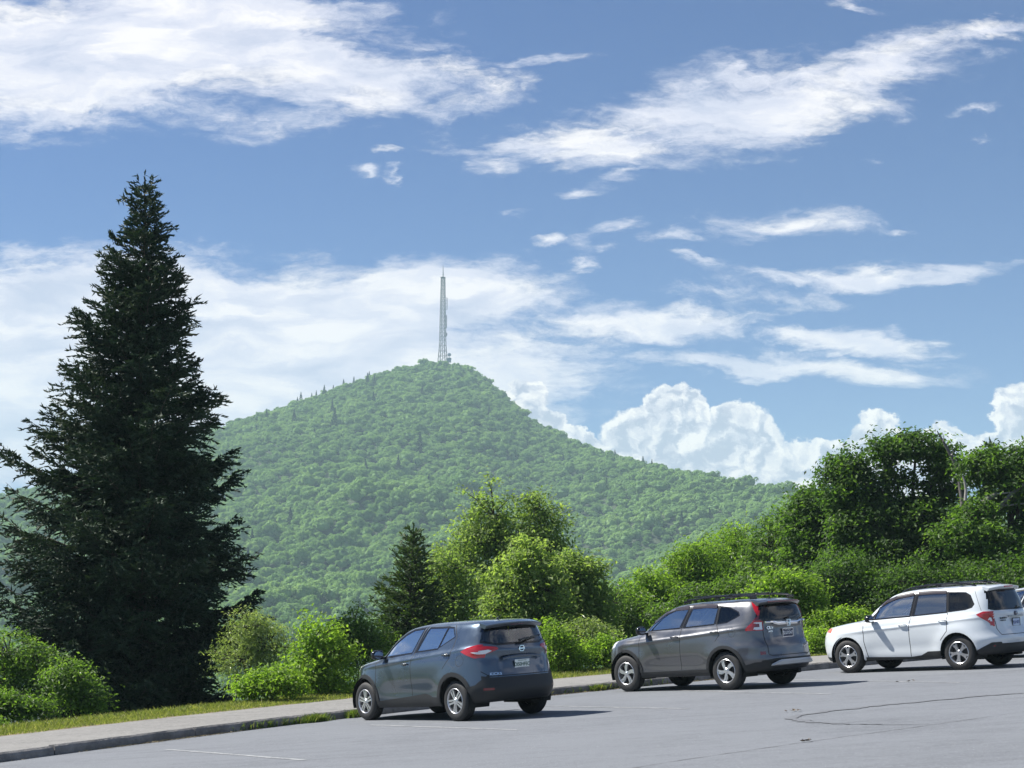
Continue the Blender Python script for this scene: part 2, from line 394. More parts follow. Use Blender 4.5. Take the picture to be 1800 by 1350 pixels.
# painted bay lines (worn)
def wornpaint():
    m_ = bpy.data.materials.new('worn_line_paint'); m_.use_nodes = True; t = NT(m_.node_tree)
    p = t.add('ShaderNodeBsdfPrincipled'); o = t.add('ShaderNodeOutputMaterial'); tc_ = t.add('ShaderNodeTexCoord').outputs['Object']
    n1 = t.noise(tc_, 38, 5, .75); n2 = t.noise(tc_, 3.5, 3, .6)
    t.l.new(t.ramp(t.m('ADD', t.m('MULTIPLY', n1, .7), t.m('MULTIPLY', n2, .3)), [(.43, (.145, .15, .158)), (.60, (.38, .39, .39))]), p.inputs['Base Color'])
    p.inputs['Roughness'].default_value = .7; t.l.new(p.outputs[0], o.inputs[0]); return m_
M_LINE = wornpaint()
def ribbon(name, pts, w_, m_, z=.004, jit=.0, seed=0, taper=False):
    rg = random.Random(seed); P_ = [Vector(p) for p in pts]; V = []; F = []
    Q = []
    for a, b in zip(P_, P_[1:]):
        k = max(1, int((b - a).length / .12)); Q += [a.lerp(b, i / k) for i in range(k)]
    Q.append(P_[-1])
    for i, p in enumerate(Q):
        t = (Q[min(i + 1, len(Q) - 1)] - Q[max(i - 1, 0)]).normalized(); n_ = Vector((-t.y, t.x)); ww = w_ * (1 + rg.uniform(-1, 1) * jit); c = p + n_ * rg.gauss(0, jit * w_ * .6)
        if taper: ww *= min(1, 4 * i / len(Q), 4 * (len(Q) - 1 - i) / len(Q)) + .02
        for s_ in (-.5, .5): q = c + n_ * ww * s_; V.append((q.x, q.y, float(gz(q.x)) + z))
        if i: k = len(V) - 4; F.append((k, k + 2, k + 3, k + 1))
    return mesh_np(name, V, np.array(F), m_)
LINES = [((-5.15, 25.85), (-2.62, 21.95), 'first painted bay line at the left, near the bare kerb'), ((-2.35, 28.85), (.08, 25.2), 'painted bay line left of the dark grey crossover'),
         ((.10, 32.3), (2.8, 27.78), 'painted bay line between the crossover and the warm grey SUV'), ((2.95, 34.9), (5.41, 29.44), 'painted bay line beside the rear of the warm grey SUV'),
         ((5.30, 36.9), (7.9, 30.5), 'painted bay line before the white SUV'), ((11.2, 39.2), (14.0, 34.0), 'painted bay line beyond the white SUV')]
for i, (a, b, lb) in enumerate(LINES): tag(ribbon('bay_line', [a, b], .085, M_LINE, .004, .12, i), kind='structure')
M_CRK = pmat('crack_seal', (.065, .066, .068), .95, var=(7, .35))  # dark colour of the sealed asphalt seams
crk = [(-3.5, 14.2), (-1.0, 16.1), (1.29, 18.01), (1.82, 18.54), (3.38, 19.88), (4.23, 20.53), (5.15, 21.24), (6.63, 22.47), (9.5, 24.7), (13, 27.2)]
tag(ribbon('crack', crk, .013, M_CRK, .004, .75, 5), kind='structure')
arc = [(9.5, 26.6), (7.2, 26.3), (5.54, 25.61), (4.5, 24.96), (3.99, 24.36), (3.84, 23.9), (3.93, 23.09), (4.23, 22.29), (4.92, 21.47), (5.3, 21.2)]
tag(ribbon('tyre_mark', arc, .15, pmat('rubber_mark', (.138, .144, .156), .85, spec=.2, var=(9, .12)), .008, .35, 6, True), kind='structure')
for sd_, pts in ((21, [(-4.6, 24.0), (-3.2, 23.9), (-1.6, 24.6), (.4, 24.3), (2.2, 25.1)]), (23, [(-6.4, 21.5), (-4.8, 20.2), (-3.6, 18.1), (-1.2, 16.9)]),
                 (24, [(5.8, 30.4), (8.0, 29.6), (10.2, 29.9), (12.4, 28.8)]), (25, [(-2.3, 26.6), (-.6, 26.9), (1.1, 26.5)])):
    tag(ribbon('crack', pts, .009, M_CRK, .004, .9, sd_, True), kind='structure')
# dry litter lying on the asphalt
M_LIT = pmat('dry_leaf', (.10, .075, .05), .8)
def litter(x, y, n_, spread, name, label, m_=M_LIT, s_=.04):
    bm = bmesh.new(); rg = random.Random(int(x * 100))
    for _ in range(n_):
        px_, py_ = x + rg.gauss(0, spread), y + rg.gauss(0, spread * .7); a = rg.uniform(0, 6.3); zz = float(gz(px_)) + .012; q = []
        for k, (u, v) in enumerate(((-1, 0), (-.3, .5), (.6, .45), (1, 0), (.5, -.5), (-.4, -.4))):
            q.append(bm.verts.new((px_ + s_ * (u * math.cos(a) - v * math.sin(a)), py_ + s_ * (u * math.sin(a) + v * math.cos(a)), zz + rg.uniform(0, .03))))
        bm.faces.new(q)
    return tag(obj_bm(name, bm, m_), label, 'leaf litter', kind='stuff')
litter(4.14, 25.37, 7, .07, 'leaf_scrap', 'small clump of dry dark leaves on the asphalt by the curved tyre mark')
litter(7.24, 31.85, 4, .08, 'leaf_scrap', 'dark scrap lying on the bay line before the white SUV')
litter(3.30, 19.86, 3, .05, 'leaf_scrap', 'dark bits caught in the long asphalt crack')

# ---------------------------------------------------------------- terrain beyond the verge: hillside, valley, mountain
SIL = np.array([(-1200, 960), (-600, 930), (-300, 900), (0, 868), (70, 850), (200, 812), (330, 768), (400, 738), (520, 700), (600, 672), (660, 652), (700, 638), (740, 630), (775, 628), (800, 629), (822, 635), (845, 649), (880, 679), (930, 726), (1000, 764), (1060, 787), (1130, 804), (1200, 821), (1300, 839), (1400, 849), (1500, 860), (1700, 890), (2100, 945), (2600, 975), (3200, 990)], float)
RR = np.array([(-1200, 1500), (0, 1500), (400, 1680), (775, 1850), (950, 1680), (1150, 1420), (1400, 1200), (1800, 1050), (3200, 1000)], float)
def az2px(a): return 900 + 3000 * a * .99
def pnoise(x, y, sc_, seed=0):
    v = 0; rg = np.random.default_rng(seed)
    for k in range(7):
        a = rg.uniform(0, 6.28); f = (1 + .45 * k) / sc_; v = v + np.sin((x * math.cos(a) + y * math.sin(a)) * f * 6.28 + rg.uniform(0, 6.28)) / (1 + .35 * k)
    return v / 2.6
TREE_H = 9.0
def terr(x, y):
    x = np.asarray(x, float); y = np.asarray(y, float); d = np.maximum(y, 1.0); a = x / d
    kd = kdist(x.ravel(), y.ravel()).reshape(x.shape)
    g = gz(x) + .16
    near = g - np.clip(kd - VERGE - .3, 0, None) * .30 / (1 + np.clip(kd - 12, 0, None) / 120)
    near = np.maximum(near, -46)
    # the slope on the right falls less steeply
    rt = np.clip((a - .10) / .12, 0, 1); near = near * (1 - rt) + (g - np.clip(kd - VERGE - .3, 0, None) * .12 / (1 + np.clip(kd - 25, 0, None) / 60) ) * rt
    px = az2px(np.clip(a, -.75, .8)); er = (1087 - np.interp(px, SIL[:, 0], SIL[:, 1])) / 3000.; Rr = np.interp(px, RR[:, 0], RR[:, 1])
    dist = d; t = np.clip((dist - 430) / (Rr - 430), 0, 1.0)
    e0 = (-46 - CAM_H) / 430.; ridge = er - TREE_H / Rr
    e = e0 + (ridge - e0) * (1 - (1 - t) ** 1.25) ** .92
    far = CAM_H + dist * e + 13 * pnoise(x, y, 330, 5) * np.sin(np.pi * np.clip(t, 0, 1)) + 5 * pnoise(x, y, 120, 8) * np.sin(np.pi * t)
    zr = CAM_H + Rr * ridge; over = np.clip(dist - Rr, 0, None); far = np.where(over > 0, zr - over * .45 - 4 * (1 - np.exp(-over / 15.)), far)
    far = np.where(dist < 430, -46, far)
    b = np.clip((dist - 160) / 260, 0, 1); b = b * b * (3 - 2 * b)
    z = near * (1 - b) + far * b
    return np.where(far < -60, np.maximum(z, -60), z)
ys = np.concatenate([np.linspace(-20, 60, 81), np.geomspace(62, 430, 46), np.linspace(440, 2300, 130)])
us = np.linspace(-1, 1, 181); V = []
for y in ys:
    wdt = max(70, .62 * y + 45)
    V.append(np.column_stack([us * wdt, np.full(181, y), np.zeros(181)]))
V = np.concatenate(V); V[:, 2] = terr(V[:, 0], V[:, 1])
kd_ = kdist(V[:, 0], V[:, 1])
F = []; m = 181
for i in range(len(ys) - 1):
    a = np.arange(m - 1) + i * m; q = np.stack([a, a + 1, a + 1 + m, a + m], 1)
    F.append(q[kd_[q].min(1) > VERGE - 1.2])
V[:, 2] -= np.where(kd_ < VERGE + .6, .12, 0)
M_FLOOR = pmat('forest_floor', (.030, .045, .018), .95, var=(.6, .4))
tag(mesh_np('mountainside', V, np.concatenate(F), M_FLOOR, smooth=True), kind='structure')
# wide base land out to the horizon, with low far ridges
th = np.linspace(0, 2 * math.pi, 97)[:-1]; rad = [2400, 4000, 7000, 12000]; V = [(0, 0, -120)]; F = []
for r_ in [60] + rad:
    for a in th: V.append((r_ * math.cos(a), r_ * math.sin(a), -75 if r_ == 60 else -75 + (40 * math.sin(3 * a + r_) if r_ > 3000 else 0)))
n = 96
F = [np.array([(1 + k, 1 + (k + 1) % n, 1 + n + (k + 1) % n, 1 + n + k) for k in range(n)])] + [np.array([(1 + i * n + k, 1 + i * n + (k + 1) % n, 1 + (i + 1) * n + (k + 1) % n, 1 + (i + 1) * n + k) for k in range(n)]) for i in range(1, 4)]
tag(mesh_np('valley', V, np.concatenate(F), pmat('far_woods', (.035, .06, .025), .95, var=(.02, .3)), smooth=True), kind='structure')

# ---------------------------------------------------------------- leaves
def diamonds(P, size, rg, up=.35, asp=.5, out_=None):
    """small folded leaf quads at points P; normals biased up/outward"""
    n = len(P); N = rg.normal(0, 1, (n, 3)); N /= np.linalg.norm(N, axis=1)[:, None]; N[:, 2] = np.abs(N[:, 2]) * .7 + up
    if out_ is not None: N += out_
    N /= np.linalg.norm(N, axis=1)[:, None]
    A = rg.normal(0, 1, (n, 3)); A -= N * (A * N).sum(1)[:, None]; A /= np.linalg.norm(A, axis=1)[:, None]; B = np.cross(N, A)
    s = (size * rg.uniform(.65, 1.35, n))[:, None]
    V = np.stack([P - A * s * .5, P + B * s * asp * .5 + N * s * .06, P + A * s * .5 - N * s * .10, P - B * s * asp * .5 + N * s * .06], 1).reshape(-1, 3)
    F = (np.arange(n)[:, None] * 4 + np.arange(4)[None]).astype(np.int32)
    return V, F
# ---------------------------------------------------------------- distant forest (one mass of instanced crowns)
def crown_mesh(name, seed, m_, conifer=False):
    rg = np.random.default_rng(seed); V = []; F = []; T = []; off = 0
    if not conifer:
        nb = 21; 
        for k in range(nb):
            a = rg.uniform(0, 6.28); r = math.sqrt(rg.uniform(0, 1)) * .74 if k else 0; h = .58 + .34 * (1 - r * r * 1.5) + rg.uniform(-.14, .12)
            c = np.array([r * math.cos(a), r * math.sin(a), h]); rb = rg.choice([rg.uniform(.11, .18), rg.uniform(.2, .34)])
            n = 74; D = rg.normal(0, 1, (n, 3)); D /= np.linalg.norm(D, axis=1)[:, None]; D[:, 2] = np.where(D[:, 2] < -.3, -D[:, 2], D[:, 2])
            P = c + D * rb * rg.uniform(.8, 1.08, n)[:, None] * np.array([1, 1, .72])
            v, f = diamonds(P,   .125, rg, .2, .8, D * 1.5); V.append(v); F.append(f + off); off += len(v); T.append(np.clip(rg.normal(.5, .16, n) + rg.normal(0, .1), 0, 1))
        # inner mass so that nothing shows through
        bm = bmesh.new(); bmesh.ops.create_icosphere(bm, subdivisions=2, radius=.86)
        iv = np.array([v.co for v in bm.verts]); jf = np.array([[v.index for v in f.verts] for f in bm.faces]); bm.free()
        iv = iv * (np.array([.72, .72, .42])) * (1 + rg.uniform(-.12, .12, len(iv)))[:, None] + [0, 0, .58]
        V.append(iv); tri = jf + off; tt = np.full(len(jf), .25)
        return mesh_np(name, np.concatenate(V), [np.concatenate(F), tri], m_, tint=np.concatenate(T + [tt]), obj=False)
    n = 620; h = rg.uniform(0, 1, n) ** .8; r = (1 - h) * .48 * (.45 + .55 * rg.uniform(0, 1, n)) * (1 + .25 * np.sin(h * 40)); a = rg.uniform(0, 6.28, n)
    P = np.stack([r * np.cos(a), r * np.sin(a), .1 + h * 1.75], 1); D = np.stack([np.cos(a), np.sin(a), np.zeros(n)], 1)
    v, f = diamonds(P, .16, rg, .1, .45, D * .6)
    return mesh_np(name, v, f, m_, tint=np.clip(rg.normal(.4, .15, n), 0, 1), obj=False)
M_FOR = leafmat('forest_leaves', [(.0, (.066, .140, .052)), (.35, (.155, .270, .100)), (.65, (.235, .365, .140)), (1.0, (.31, .42, .18))], .32, .85, .05, inst=True, tcol=(1.8, 1.8, .8))
M_CON2 = leafmat('dark_crown_needles', [(.0, (.018, .042, .022)), (1.0, (.04, .075, .036))], .1, .8, .05)
M_CON = leafmat('far_conifer_needles', [(.0, (.010, .026, .016)), (1.0, (.022, .046, .026))], .08, .7, .2)
crowns = bpy.data.collections.new('forest_crown_kinds')
for i in range(7):
    o = bpy.data.objects.new('crown_kind', crown_mesh('crown_kind', 100 + i, M_FOR)); crowns.objects.link(o)
o = bpy.data.objects.new('z_conifer_kind', crown_mesh('z_conifer_kind', 140, M_CON2, True)); crowns.objects.link(o)
rg = np.random.default_rng(77)
def forest_points():
    out_ = []; d = 470.
    while d < 1960:
        st_ = 5.3 if d > 1400 else 6.0 if d > 1000 else 7.0
        n = int(.80 * d / st_); a = (np.arange(n) / n - .5) * .84 + rg.uniform(-.5, .5, n) * .84 / n; dd = d + rg.uniform(-.5, .5, n) * st_
        x = a * dd; px = az2px(a); Rr = np.interp(px, RR[:, 0], RR[:, 1]); k = (dd < Rr + 30)
        out_.append(np.column_stack([x[k], dd[k]])); d += st_
    return np.concatenate(out_)
FP = forest_points(); fz = terr(FP[:, 0], FP[:, 1]); el_ = (fz - CAM_H) / FP[:, 1]; keep = (el_ > -.055) & (pnoise(FP[:, 0], FP[:, 1], 34, 61) + .5 * pnoise(FP[:, 0], FP[:, 1], 150, 62) < 1.55); FP = FP[keep]; fz = fz[keep]
patch = pnoise(FP[:, 0], FP[:, 1], 90, 31)
r_ = np.interp(FP[:, 1], [700, 1500], [1.08, .80]) * np.clip(rg.lognormal(0, .30, len(FP)) * 4.7, 2.4, 9.5) * (1 + .08 * patch)
hz = r_ * rg.uniform(1.0, 1.45, len(FP))
fm = mesh_np('distant_forest', np.column_stack([FP, fz - .6]), np.zeros((0, 3), int), M_FOR)
me = fm.data
isc = rg.uniform(size=len(FP)) < .004 + .012 * (pnoise(FP[:, 0], FP[:, 1], 200, 44) > .8)
r_ = np.where(isc, r_ * 1.25, r_); hz = np.where(isc, r_ * 1.15, hz)
ptv = np.clip(.5 + .22 * patch + .12 * pnoise(FP[:, 0], FP[:, 1], 260, 9) + rg.normal(0, .17, len(FP)), 0, 1)
at = me.attributes.new('pt', 'FLOAT', 'POINT'); at.data.foreach_set('value', ptv.astype(np.float32))
at = me.attributes.new('kind', 'INT', 'POINT'); at.data.foreach_set('value', np.where(isc, 7, rg.integers(0, 7, len(FP))).astype(np.int32))
for nm, dat in (('s', np.column_stack([r_, r_, hz])), ('rot', np.column_stack([rg.uniform(-.12, .12, len(FP)), rg.uniform(-.12, .12, len(FP)), rg.uniform(0, 6.28, len(FP))]))):
    at = me.attributes.new(nm, 'FLOAT_VECTOR', 'POINT'); at.data.foreach_set('vector', dat.astype(np.float32).ravel())
ng = bpy.data.node_groups.new('scatter_crowns', 'GeometryNodeTree')
ng.interface.new_socket('Geometry', in_out='INPUT', socket_type='NodeSocketGeometry'); ng.interface.new_socket('Geometry', in_out='OUTPUT', socket_type='NodeSocketGeometry')
gi = ng.nodes.new('NodeGroupInput'); go = ng.nodes.new('NodeGroupOutput'); ip = ng.nodes.new('GeometryNodeInstanceOnPoints'); ci = ng.nodes.new('GeometryNodeCollectionInfo')
ci.inputs['Collection'].default_value = crowns; ci.inputs['Separate Children'].default_value = True; ci.inputs['Reset Children'].default_value = True
sa = ng.nodes.new('GeometryNodeInputNamedAttribute'); sa.data_type = 'FLOAT_VECTOR'; sa.inputs['Name'].default_value = 's'
ra = ng.nodes.new('GeometryNodeInputNamedAttribute'); ra.data_type = 'FLOAT_VECTOR'; ra.inputs['Name'].default_value = 'rot'
ng.links.new(gi.outputs[0], ip.inputs['Points']); ng.links.new(ci.outputs[0], ip.inputs['Instance']); ip.inputs['Pick Instance'].default_value = True
ka = ng.nodes.new('GeometryNodeInputNamedAttribute'); ka.data_type = 'INT'; ka.inputs['Name'].default_value = 'kind'; ng.links.new(ka.outputs[0], ip.inputs['Instance Index'])
ng.links.new(sa.outputs[0], ip.inputs['Scale']); ng.links.new(ra.outputs[0], ip.inputs['Rotation']); ng.links.new(ip.outputs[0], go.inputs[0])
md = fm.modifiers.new('scatter', 'NODES'); md.node_group = ng
tag(fm, 'dense green deciduous forest covering the mountain behind the lot', 'forest', kind='stuff')
print('forest crowns', len(FP))
# dark conifers that stand out on the ridge and slope
con_mesh = [crown_mesh('conifer_crown', 300 + i, M_CON, True) for i in range(3)]
M_BARK = pmat('bark', (.060, .048, .038), .9, bump=(8, .8, .03), var=(2, .4))
bm = bmesh.new(); add_tube(bm, [(0, 0, -.6), (0, 0, 1.7)], [.035, .008], 6); tmp = obj_bm('trunk', bm, M_BARK); trunk_me = tmp.data; bpy.data.objects.remove(tmp)
CON = [(523, 699, 17), (529, 697, 26), (548, 691, 15), (556, 688, 17), (570, 683, 24), (586, 680, 16), (604, 675, 22), (622, 671, 20), (646, 674, 30), (649, 664, 20), (658, 675, 26), (517, 742, 36), (584, 724, 30), (553, 765, 24),
       (738, 785, 40), (700, 828, 44), (510, 922, 46), (1081, 797, 18), (1146, 818, 20), (742, 690, 22), (860, 724, 20), (990, 812, 24), (1020, 850, 22)]
ORD = ['leftmost', 'second', 'third', 'fourth', 'fifth', 'sixth', 'seventh', 'eighth', 'ninth', 'tenth', 'rightmost']
CLAB = ['small dark conifer, %s of the row along the ridge left of the mast' % (o_ if k in (0, 10) else o_ + ' from left') for k, o_ in enumerate(ORD)] + [
    'dark conifer below the left end of the ridge row', 'dark conifer on the upper slope between ridge row and summit', 'dark conifer on the left flank near the big spruce',
    'broad dark conifer in the middle of the slope, right below the mast', 'largest dark conifer in the centre of the slope', 'slim dark conifer low on the left slope beside the big spruce',
    'tiny conifer tip on the right skyline below the cumulus cloud', 'conifer tip farther right on the descending right skyline', 'small conifer just under the summit on its left',
    'small conifer just under the summit on its right', 'small dark conifer on the upper right flank', 'small dark conifer on the middle right flank']
for i, (px, py, hp) in enumerate(CON):
    # march out along the sight line until the terrain is met
    d_ = px_ray(px, py); u = d_.x / d_.y; e = d_.z / d_.y; dd = np.arange(500, 1990, 3.); zz = terr(u * dd, dd) + TREE_H * .55; los = CAM_H + e * dd; hit = np.where(zz >= los)[0]
    if len(hit): D = dd[hit[0]]
    else: D = float(np.interp(az2px(u), RR[:, 0], RR[:, 1])) - 4
    x, y = u * D, D; z = float(terr(np.array([x]), np.array([y]))[0]); H_ = hp * .62 / 3000. * D
    c = empty('conifer', (x, y, z + TREE_H * .35)); s_ = H_ / 1.6; c.scale = (s_ * .95, s_ * .95, s_); c.rotation_euler = (0, 0, i * 1.3)
    a_ = link(bpy.data.objects.new('crown', con_mesh[i % 3])); a_.parent = c
    b_ = link(bpy.data.objects.new('trunk', trunk_me)); b_.parent = c
    grp = 'conifers along the left ridge line' if i < 11 else 'lone dark conifers scattered over the mountain forest'
    tag(c, CLAB[i], 'conifer', grp)

# ---------------------------------------------------------------- lattice mast on the summit
px_m = 778.; D = 1846.; d_ = px_ray(px_m, 640); MX = d_.x / d_.y * D; zb = CAM_H + (1087 - 640) / 3000. * D * 1.0 - 9
d_ = px_ray(px_m, 632); zb = CAM_H + d_.z / d_.y * D - 2.0
Hm = (632 - 486) / 3000. * D * 1.01 + 2.0
mast = empty('radio_mast', (MX, D, zb)); tag(mast, 'tall grey steel lattice radio mast on the mountain top', 'mast')
M_STEEL = pmat('galvanised_steel', (.05, .055, .065), .5, metal=.4)
def hw(z):  # half width: waisted, splayed foot
    t = z / Hm; return 2.35 + 2.0 * (1 - t) + 1.4 * max(0, (.22 - t) / .22) ** 1.3
corners = [(-1, -1), (1, -1), (1, 1), (-1, 1)]; mrot = .35
def mp(cx, cy, z): h = hw(z); a, b = cx * h * .72, cy * h * .72; return Vector((a * math.cos(mrot) - b * math.sin(mrot), a * math.sin(mrot) + b * math.cos(mrot), z))
lev = list(np.concatenate([np.linspace(0, Hm * .25, 5), np.linspace(Hm * .25, Hm, 17)[1:]]))
for c in corners:
    bm = bmesh.new(); add_tube(bm, [mp(c[0], c[1], z) for z in lev], .40, 6); obj_bm('leg', bm, M_STEEL, mast)
bm = bmesh.new()
for i, z in enumerate(lev[:-1]):
    z2 = lev[i + 1]
    for a, b in zip(corners, corners[1:] + corners[:1]):
        add_tube(bm, [mp(*a, z2), mp(*b, z2)], .17, 4); add_tube(bm, [mp(*a, z), mp(*b, z2)], .10, 4); add_tube(bm, [mp(*b, z), mp(*a, z2)], .10, 4)
add_tube(bm, [(0, 0, 0), (0, 0, Hm)], .28, 6)
o = obj_bm('lattice_bracing', bm, M_STEEL, mast); o['kind'] = 'stuff'
bm = bmesh.new(); add_box(bm, (0, 0, Hm + .4), (5.2, 5.2, .9)); obj_bm('top_platform', bm, DARKM() if 'DARKM' in globals() else pmat('mast_dark', (.06, .065, .07), .5), mast)
bm = bmesh.new(); add_tube(bm, [(0, 0, Hm), (0, 0, Hm + 7), (0, 0, Hm + 14.5)], [.62, .42, .14], 8); obj_bm('antenna_spire', bm, pmat('mast_dark', (.05, .06, .08), .5), mast)
for z0, z1, off in ((Hm * .62, Hm * .76, 4.6), (Hm * .40, Hm * .55, 4.2), (Hm * .30, Hm * .34, 4.5)):
    bm = bmesh.new(); add_tube(bm, [(off, -1, z0), (off, -1, z1)], .42, 6)
    for z in np.linspace(z0, z1, 5): add_tube(bm, [(2.0, -1, z), (off, -1, z)], .18, 4)
    obj_bm('side_antenna', bm, pmat('mast_mid', (.16, .17, .19), .5), mast)
for z, r in ((Hm * .075, 2.0), (Hm * .02, 2.3)):
    bm = bmesh.new(); add_lathe(bm, [(r, 0), (r * .95, .5), (r * .5, 1.0), (.01, 1.1)], 16, lambda p, q, h, z=z: (7.4 + p, -2 - h, z + q)); add_tube(bm, [(3.5, -1, z), (7.4, -2, z)], .2, 5)
    obj_bm('dish_antenna', bm, pmat('dish_grey', (.36, .37, .40), .5), mast)
hut = empty('equipment_hut', (MX + 7, D - 6, zb - 2)); tag(hut, 'small grey equipment hut beside the foot of the mast', 'hut')
bm = bmesh.new(); add_box(bm, (0, 0, 2.2), (5, 4, 4.4)); obj_bm('wall', bm, pmat('hut_grey', (.30, .31, .33), .7), hut)
bm = bmesh.new(); add_box(bm, (0, 0, 4.55), (5.6, 4.6, .3)); obj_bm('roof', bm, pmat('hut_roof', (.12, .12, .13), .7), hut)

# ---------------------------------------------------------------- air between here and the mountain
bm = bmesh.new(); add_box(bm, (0, 900, 160), (8200, 6400, 560))
hm = bpy.data.materials.new('haze'); hm.use_nodes = True; t = NT(hm.node_tree)
pv = t.add('ShaderNodeVolumePrincipled', inp={'Color': (.66, .93, 1.0, 1), 'Density': .00021, 'Anisotropy': .0}); o_ = t.add('ShaderNodeOutputMaterial'); t.l.new(pv.outputs[0], o_.inputs['Volume'])
tag(obj_bm('haze', bm, hm), 'thin blue summer haze filling the air towards the mountain', 'haze', kind='stuff')
# ================================================================ NEAR TREES AND SHRUBS
def tube_np(P, r, n=5):
    """fast tapered tube, P (k,3), r (k,)"""
    P = np.asarray(P, float); k = len(P); T = np.gradient(P, axis=0); T /= np.linalg.norm(T, axis=1)[:, None] + 1e-9
    ref = np.array([.31, .17, .93]) if abs(T[0, 2]) < .9 else np.array([1., 0, 0])
    U = np.cross(T, ref); U /= np.linalg.norm(U, axis=1)[:, None] + 1e-9; Wv = np.cross(T, U); a = np.arange(n) * 2 * math.pi / n
    V = P[:, None] + (U[:, None] * np.cos(a)[None, :, None] + Wv[:, None] * np.sin(a)[None, :, None]) * np.asarray(r)[:, None, None]
    V = V.reshape(-1, 3); i = np.arange(k - 1)[:, None] * n; j = np.arange(n)[None]
    F = np.stack([i + j, i + (j + 1) % n, i + n + (j + 1) % n, i + n + j], -1).reshape(-1, 4)
    return V, F
class Acc:
    def __init__(s): s.V = []; s.F = []; s.T = []; s.n = 0
    def add(s, V, F, T=None):
        s.V.append(V); s.F.append(F + s.n); s.n += len(V); s.T.append(np.full(len(F), .5) if T is None else T)
    def mesh(s, name, m_, parent=None, smooth=False, origin=None, tint=True):
        V = np.concatenate(s.V)
        if origin is not None: V = V - np.asarray(origin)
        return mesh_np(name, V, np.concatenate(s.F), m_, smooth=smooth, parent=parent, tint=np.concatenate(s.T) if tint else None)
def curve(a, b, sag, rg, k=7, wob=.06):
    a, b = np.asarray(a, float), np.asarray(b, float); t = np.linspace(0, 1, k)[:, None]; L = np.linalg.norm(b - a)
    w_ = rg.normal(0, wob * L, (k, 3)) * np.sin(np.pi * t); w_ = np.cumsum(w_, 0) * .3
    return a + (b - a) * t + np.array([0, 0, 1]) * sag * L * np.sin(np.pi * t) + w_ * np.sin(np.pi * t)
def broadleaf(name, base, lobes, leaf, clumps, per, m_, seed, trunk_r=.12, label=None, cat='tree', group=None, spread=.20, bark=None, shell=.55, asp=.5, up=.35, twigs=.35, tb=0.0, lobe_gap=0):
    """lobes: (cx,cy,cz,rx,ry,rz) world; clumps per lobe scaled by volume"""
    rg = np.random.default_rng(seed); base = np.asarray(base, float); root = empty(name, tuple(base)); A = Acc(); B = Acc()
    vol = np.array([l[3] * l[4] * l[5] for l in lobes]) ** .72; vol /= vol.sum(); Lc = np.array([l[:3] for l in lobes])
    top = Lc[:, 2].max(); cen = Lc.mean(0); fork = base + (cen - base) * np.array([.7, .7, .55])
    B.add(*tube_np(curve(base - [0, 0, .3], fork, 0, rg, 8, .04), np.linspace(trunk_r, trunk_r * .6, 8), 8))
    for li, l in enumerate(lobes):
        c = np.array(l[:3]); r = np.array(l[3:6]); n = max(6, int(clumps * vol[li]))
        B.add(*tube_np(curve(fork - (fork - base) * rg.uniform(0, .35), c, .05, rg, 7, .07), np.linspace(trunk_r * .55, trunk_r * .16, 7), 6))
        D = rg.normal(0, 1, (n, 3)); D /= np.linalg.norm(D, axis=1)[:, None]
        rr = shell + (1.04 - shell) * rg.uniform(0, 1, n) ** .6
        lump = 1 + .20 * np.sin(D[:, 0] * 5 + seed) * np.cos(D[:, 2] * 6 + li) + .10 * np.sin(D[:, 1] * 11 + li)
        rr = np.where(rg.uniform(size=n) < .07, rr * rg.uniform(1.08, 1.28, n), rr)
        C = c + D * r * (rr * lump)[:, None]
        ct = np.clip(.5 + rg.normal(0, .17, n) + tb, 0, 1)
        npr = np.maximum(3, rg.poisson(per, n)); idx = np.repeat(np.arange(n), npr); sp_ = spread * rg.uniform(.6, 1.4, n)
        off = rg.normal(0, 1, (len(idx), 3)) * sp_[idx][:, None] * np.array([1, 1, .62])
        P = C[idx] + off; V, F = diamonds(P, leaf, rg, up, asp, D[idx] * .45); A.add(V, F, np.clip(ct[idx] + rg.normal(0, .12, len(idx)), 0, 1))
        for k in rg.choice(n, int(n * twigs), replace=False):
            st_ = c + (C[k] - c) * rg.uniform(0, .3); B.add(*tube_np(curve(st_, C[k], .04, rg, 4, .08), np.array([.030, .022, .015, .006]) * (.5 + trunk_r * 3), 4))
    A.mesh('crown', m_, root, origin=base); B.mesh('trunk', bark or M_BARK, root, True, origin=base, tint=False)
    tag(root, label, cat, group); return root
def LB(px, py, rx, ry, D, depth=None):
    """lobe from its place in the view"""
    c = PT(px, py, D); k = D / 3000.; return (c.x, c.y, c.z, rx * k, (depth if depth else (rx + ry) / 2 * k), ry * k)
def gbase(px, D):
    x = (px - 900) / 3000. * D * 1.01; return (x, D, float(terr(np.array([x]), np.array([D]))[0]))

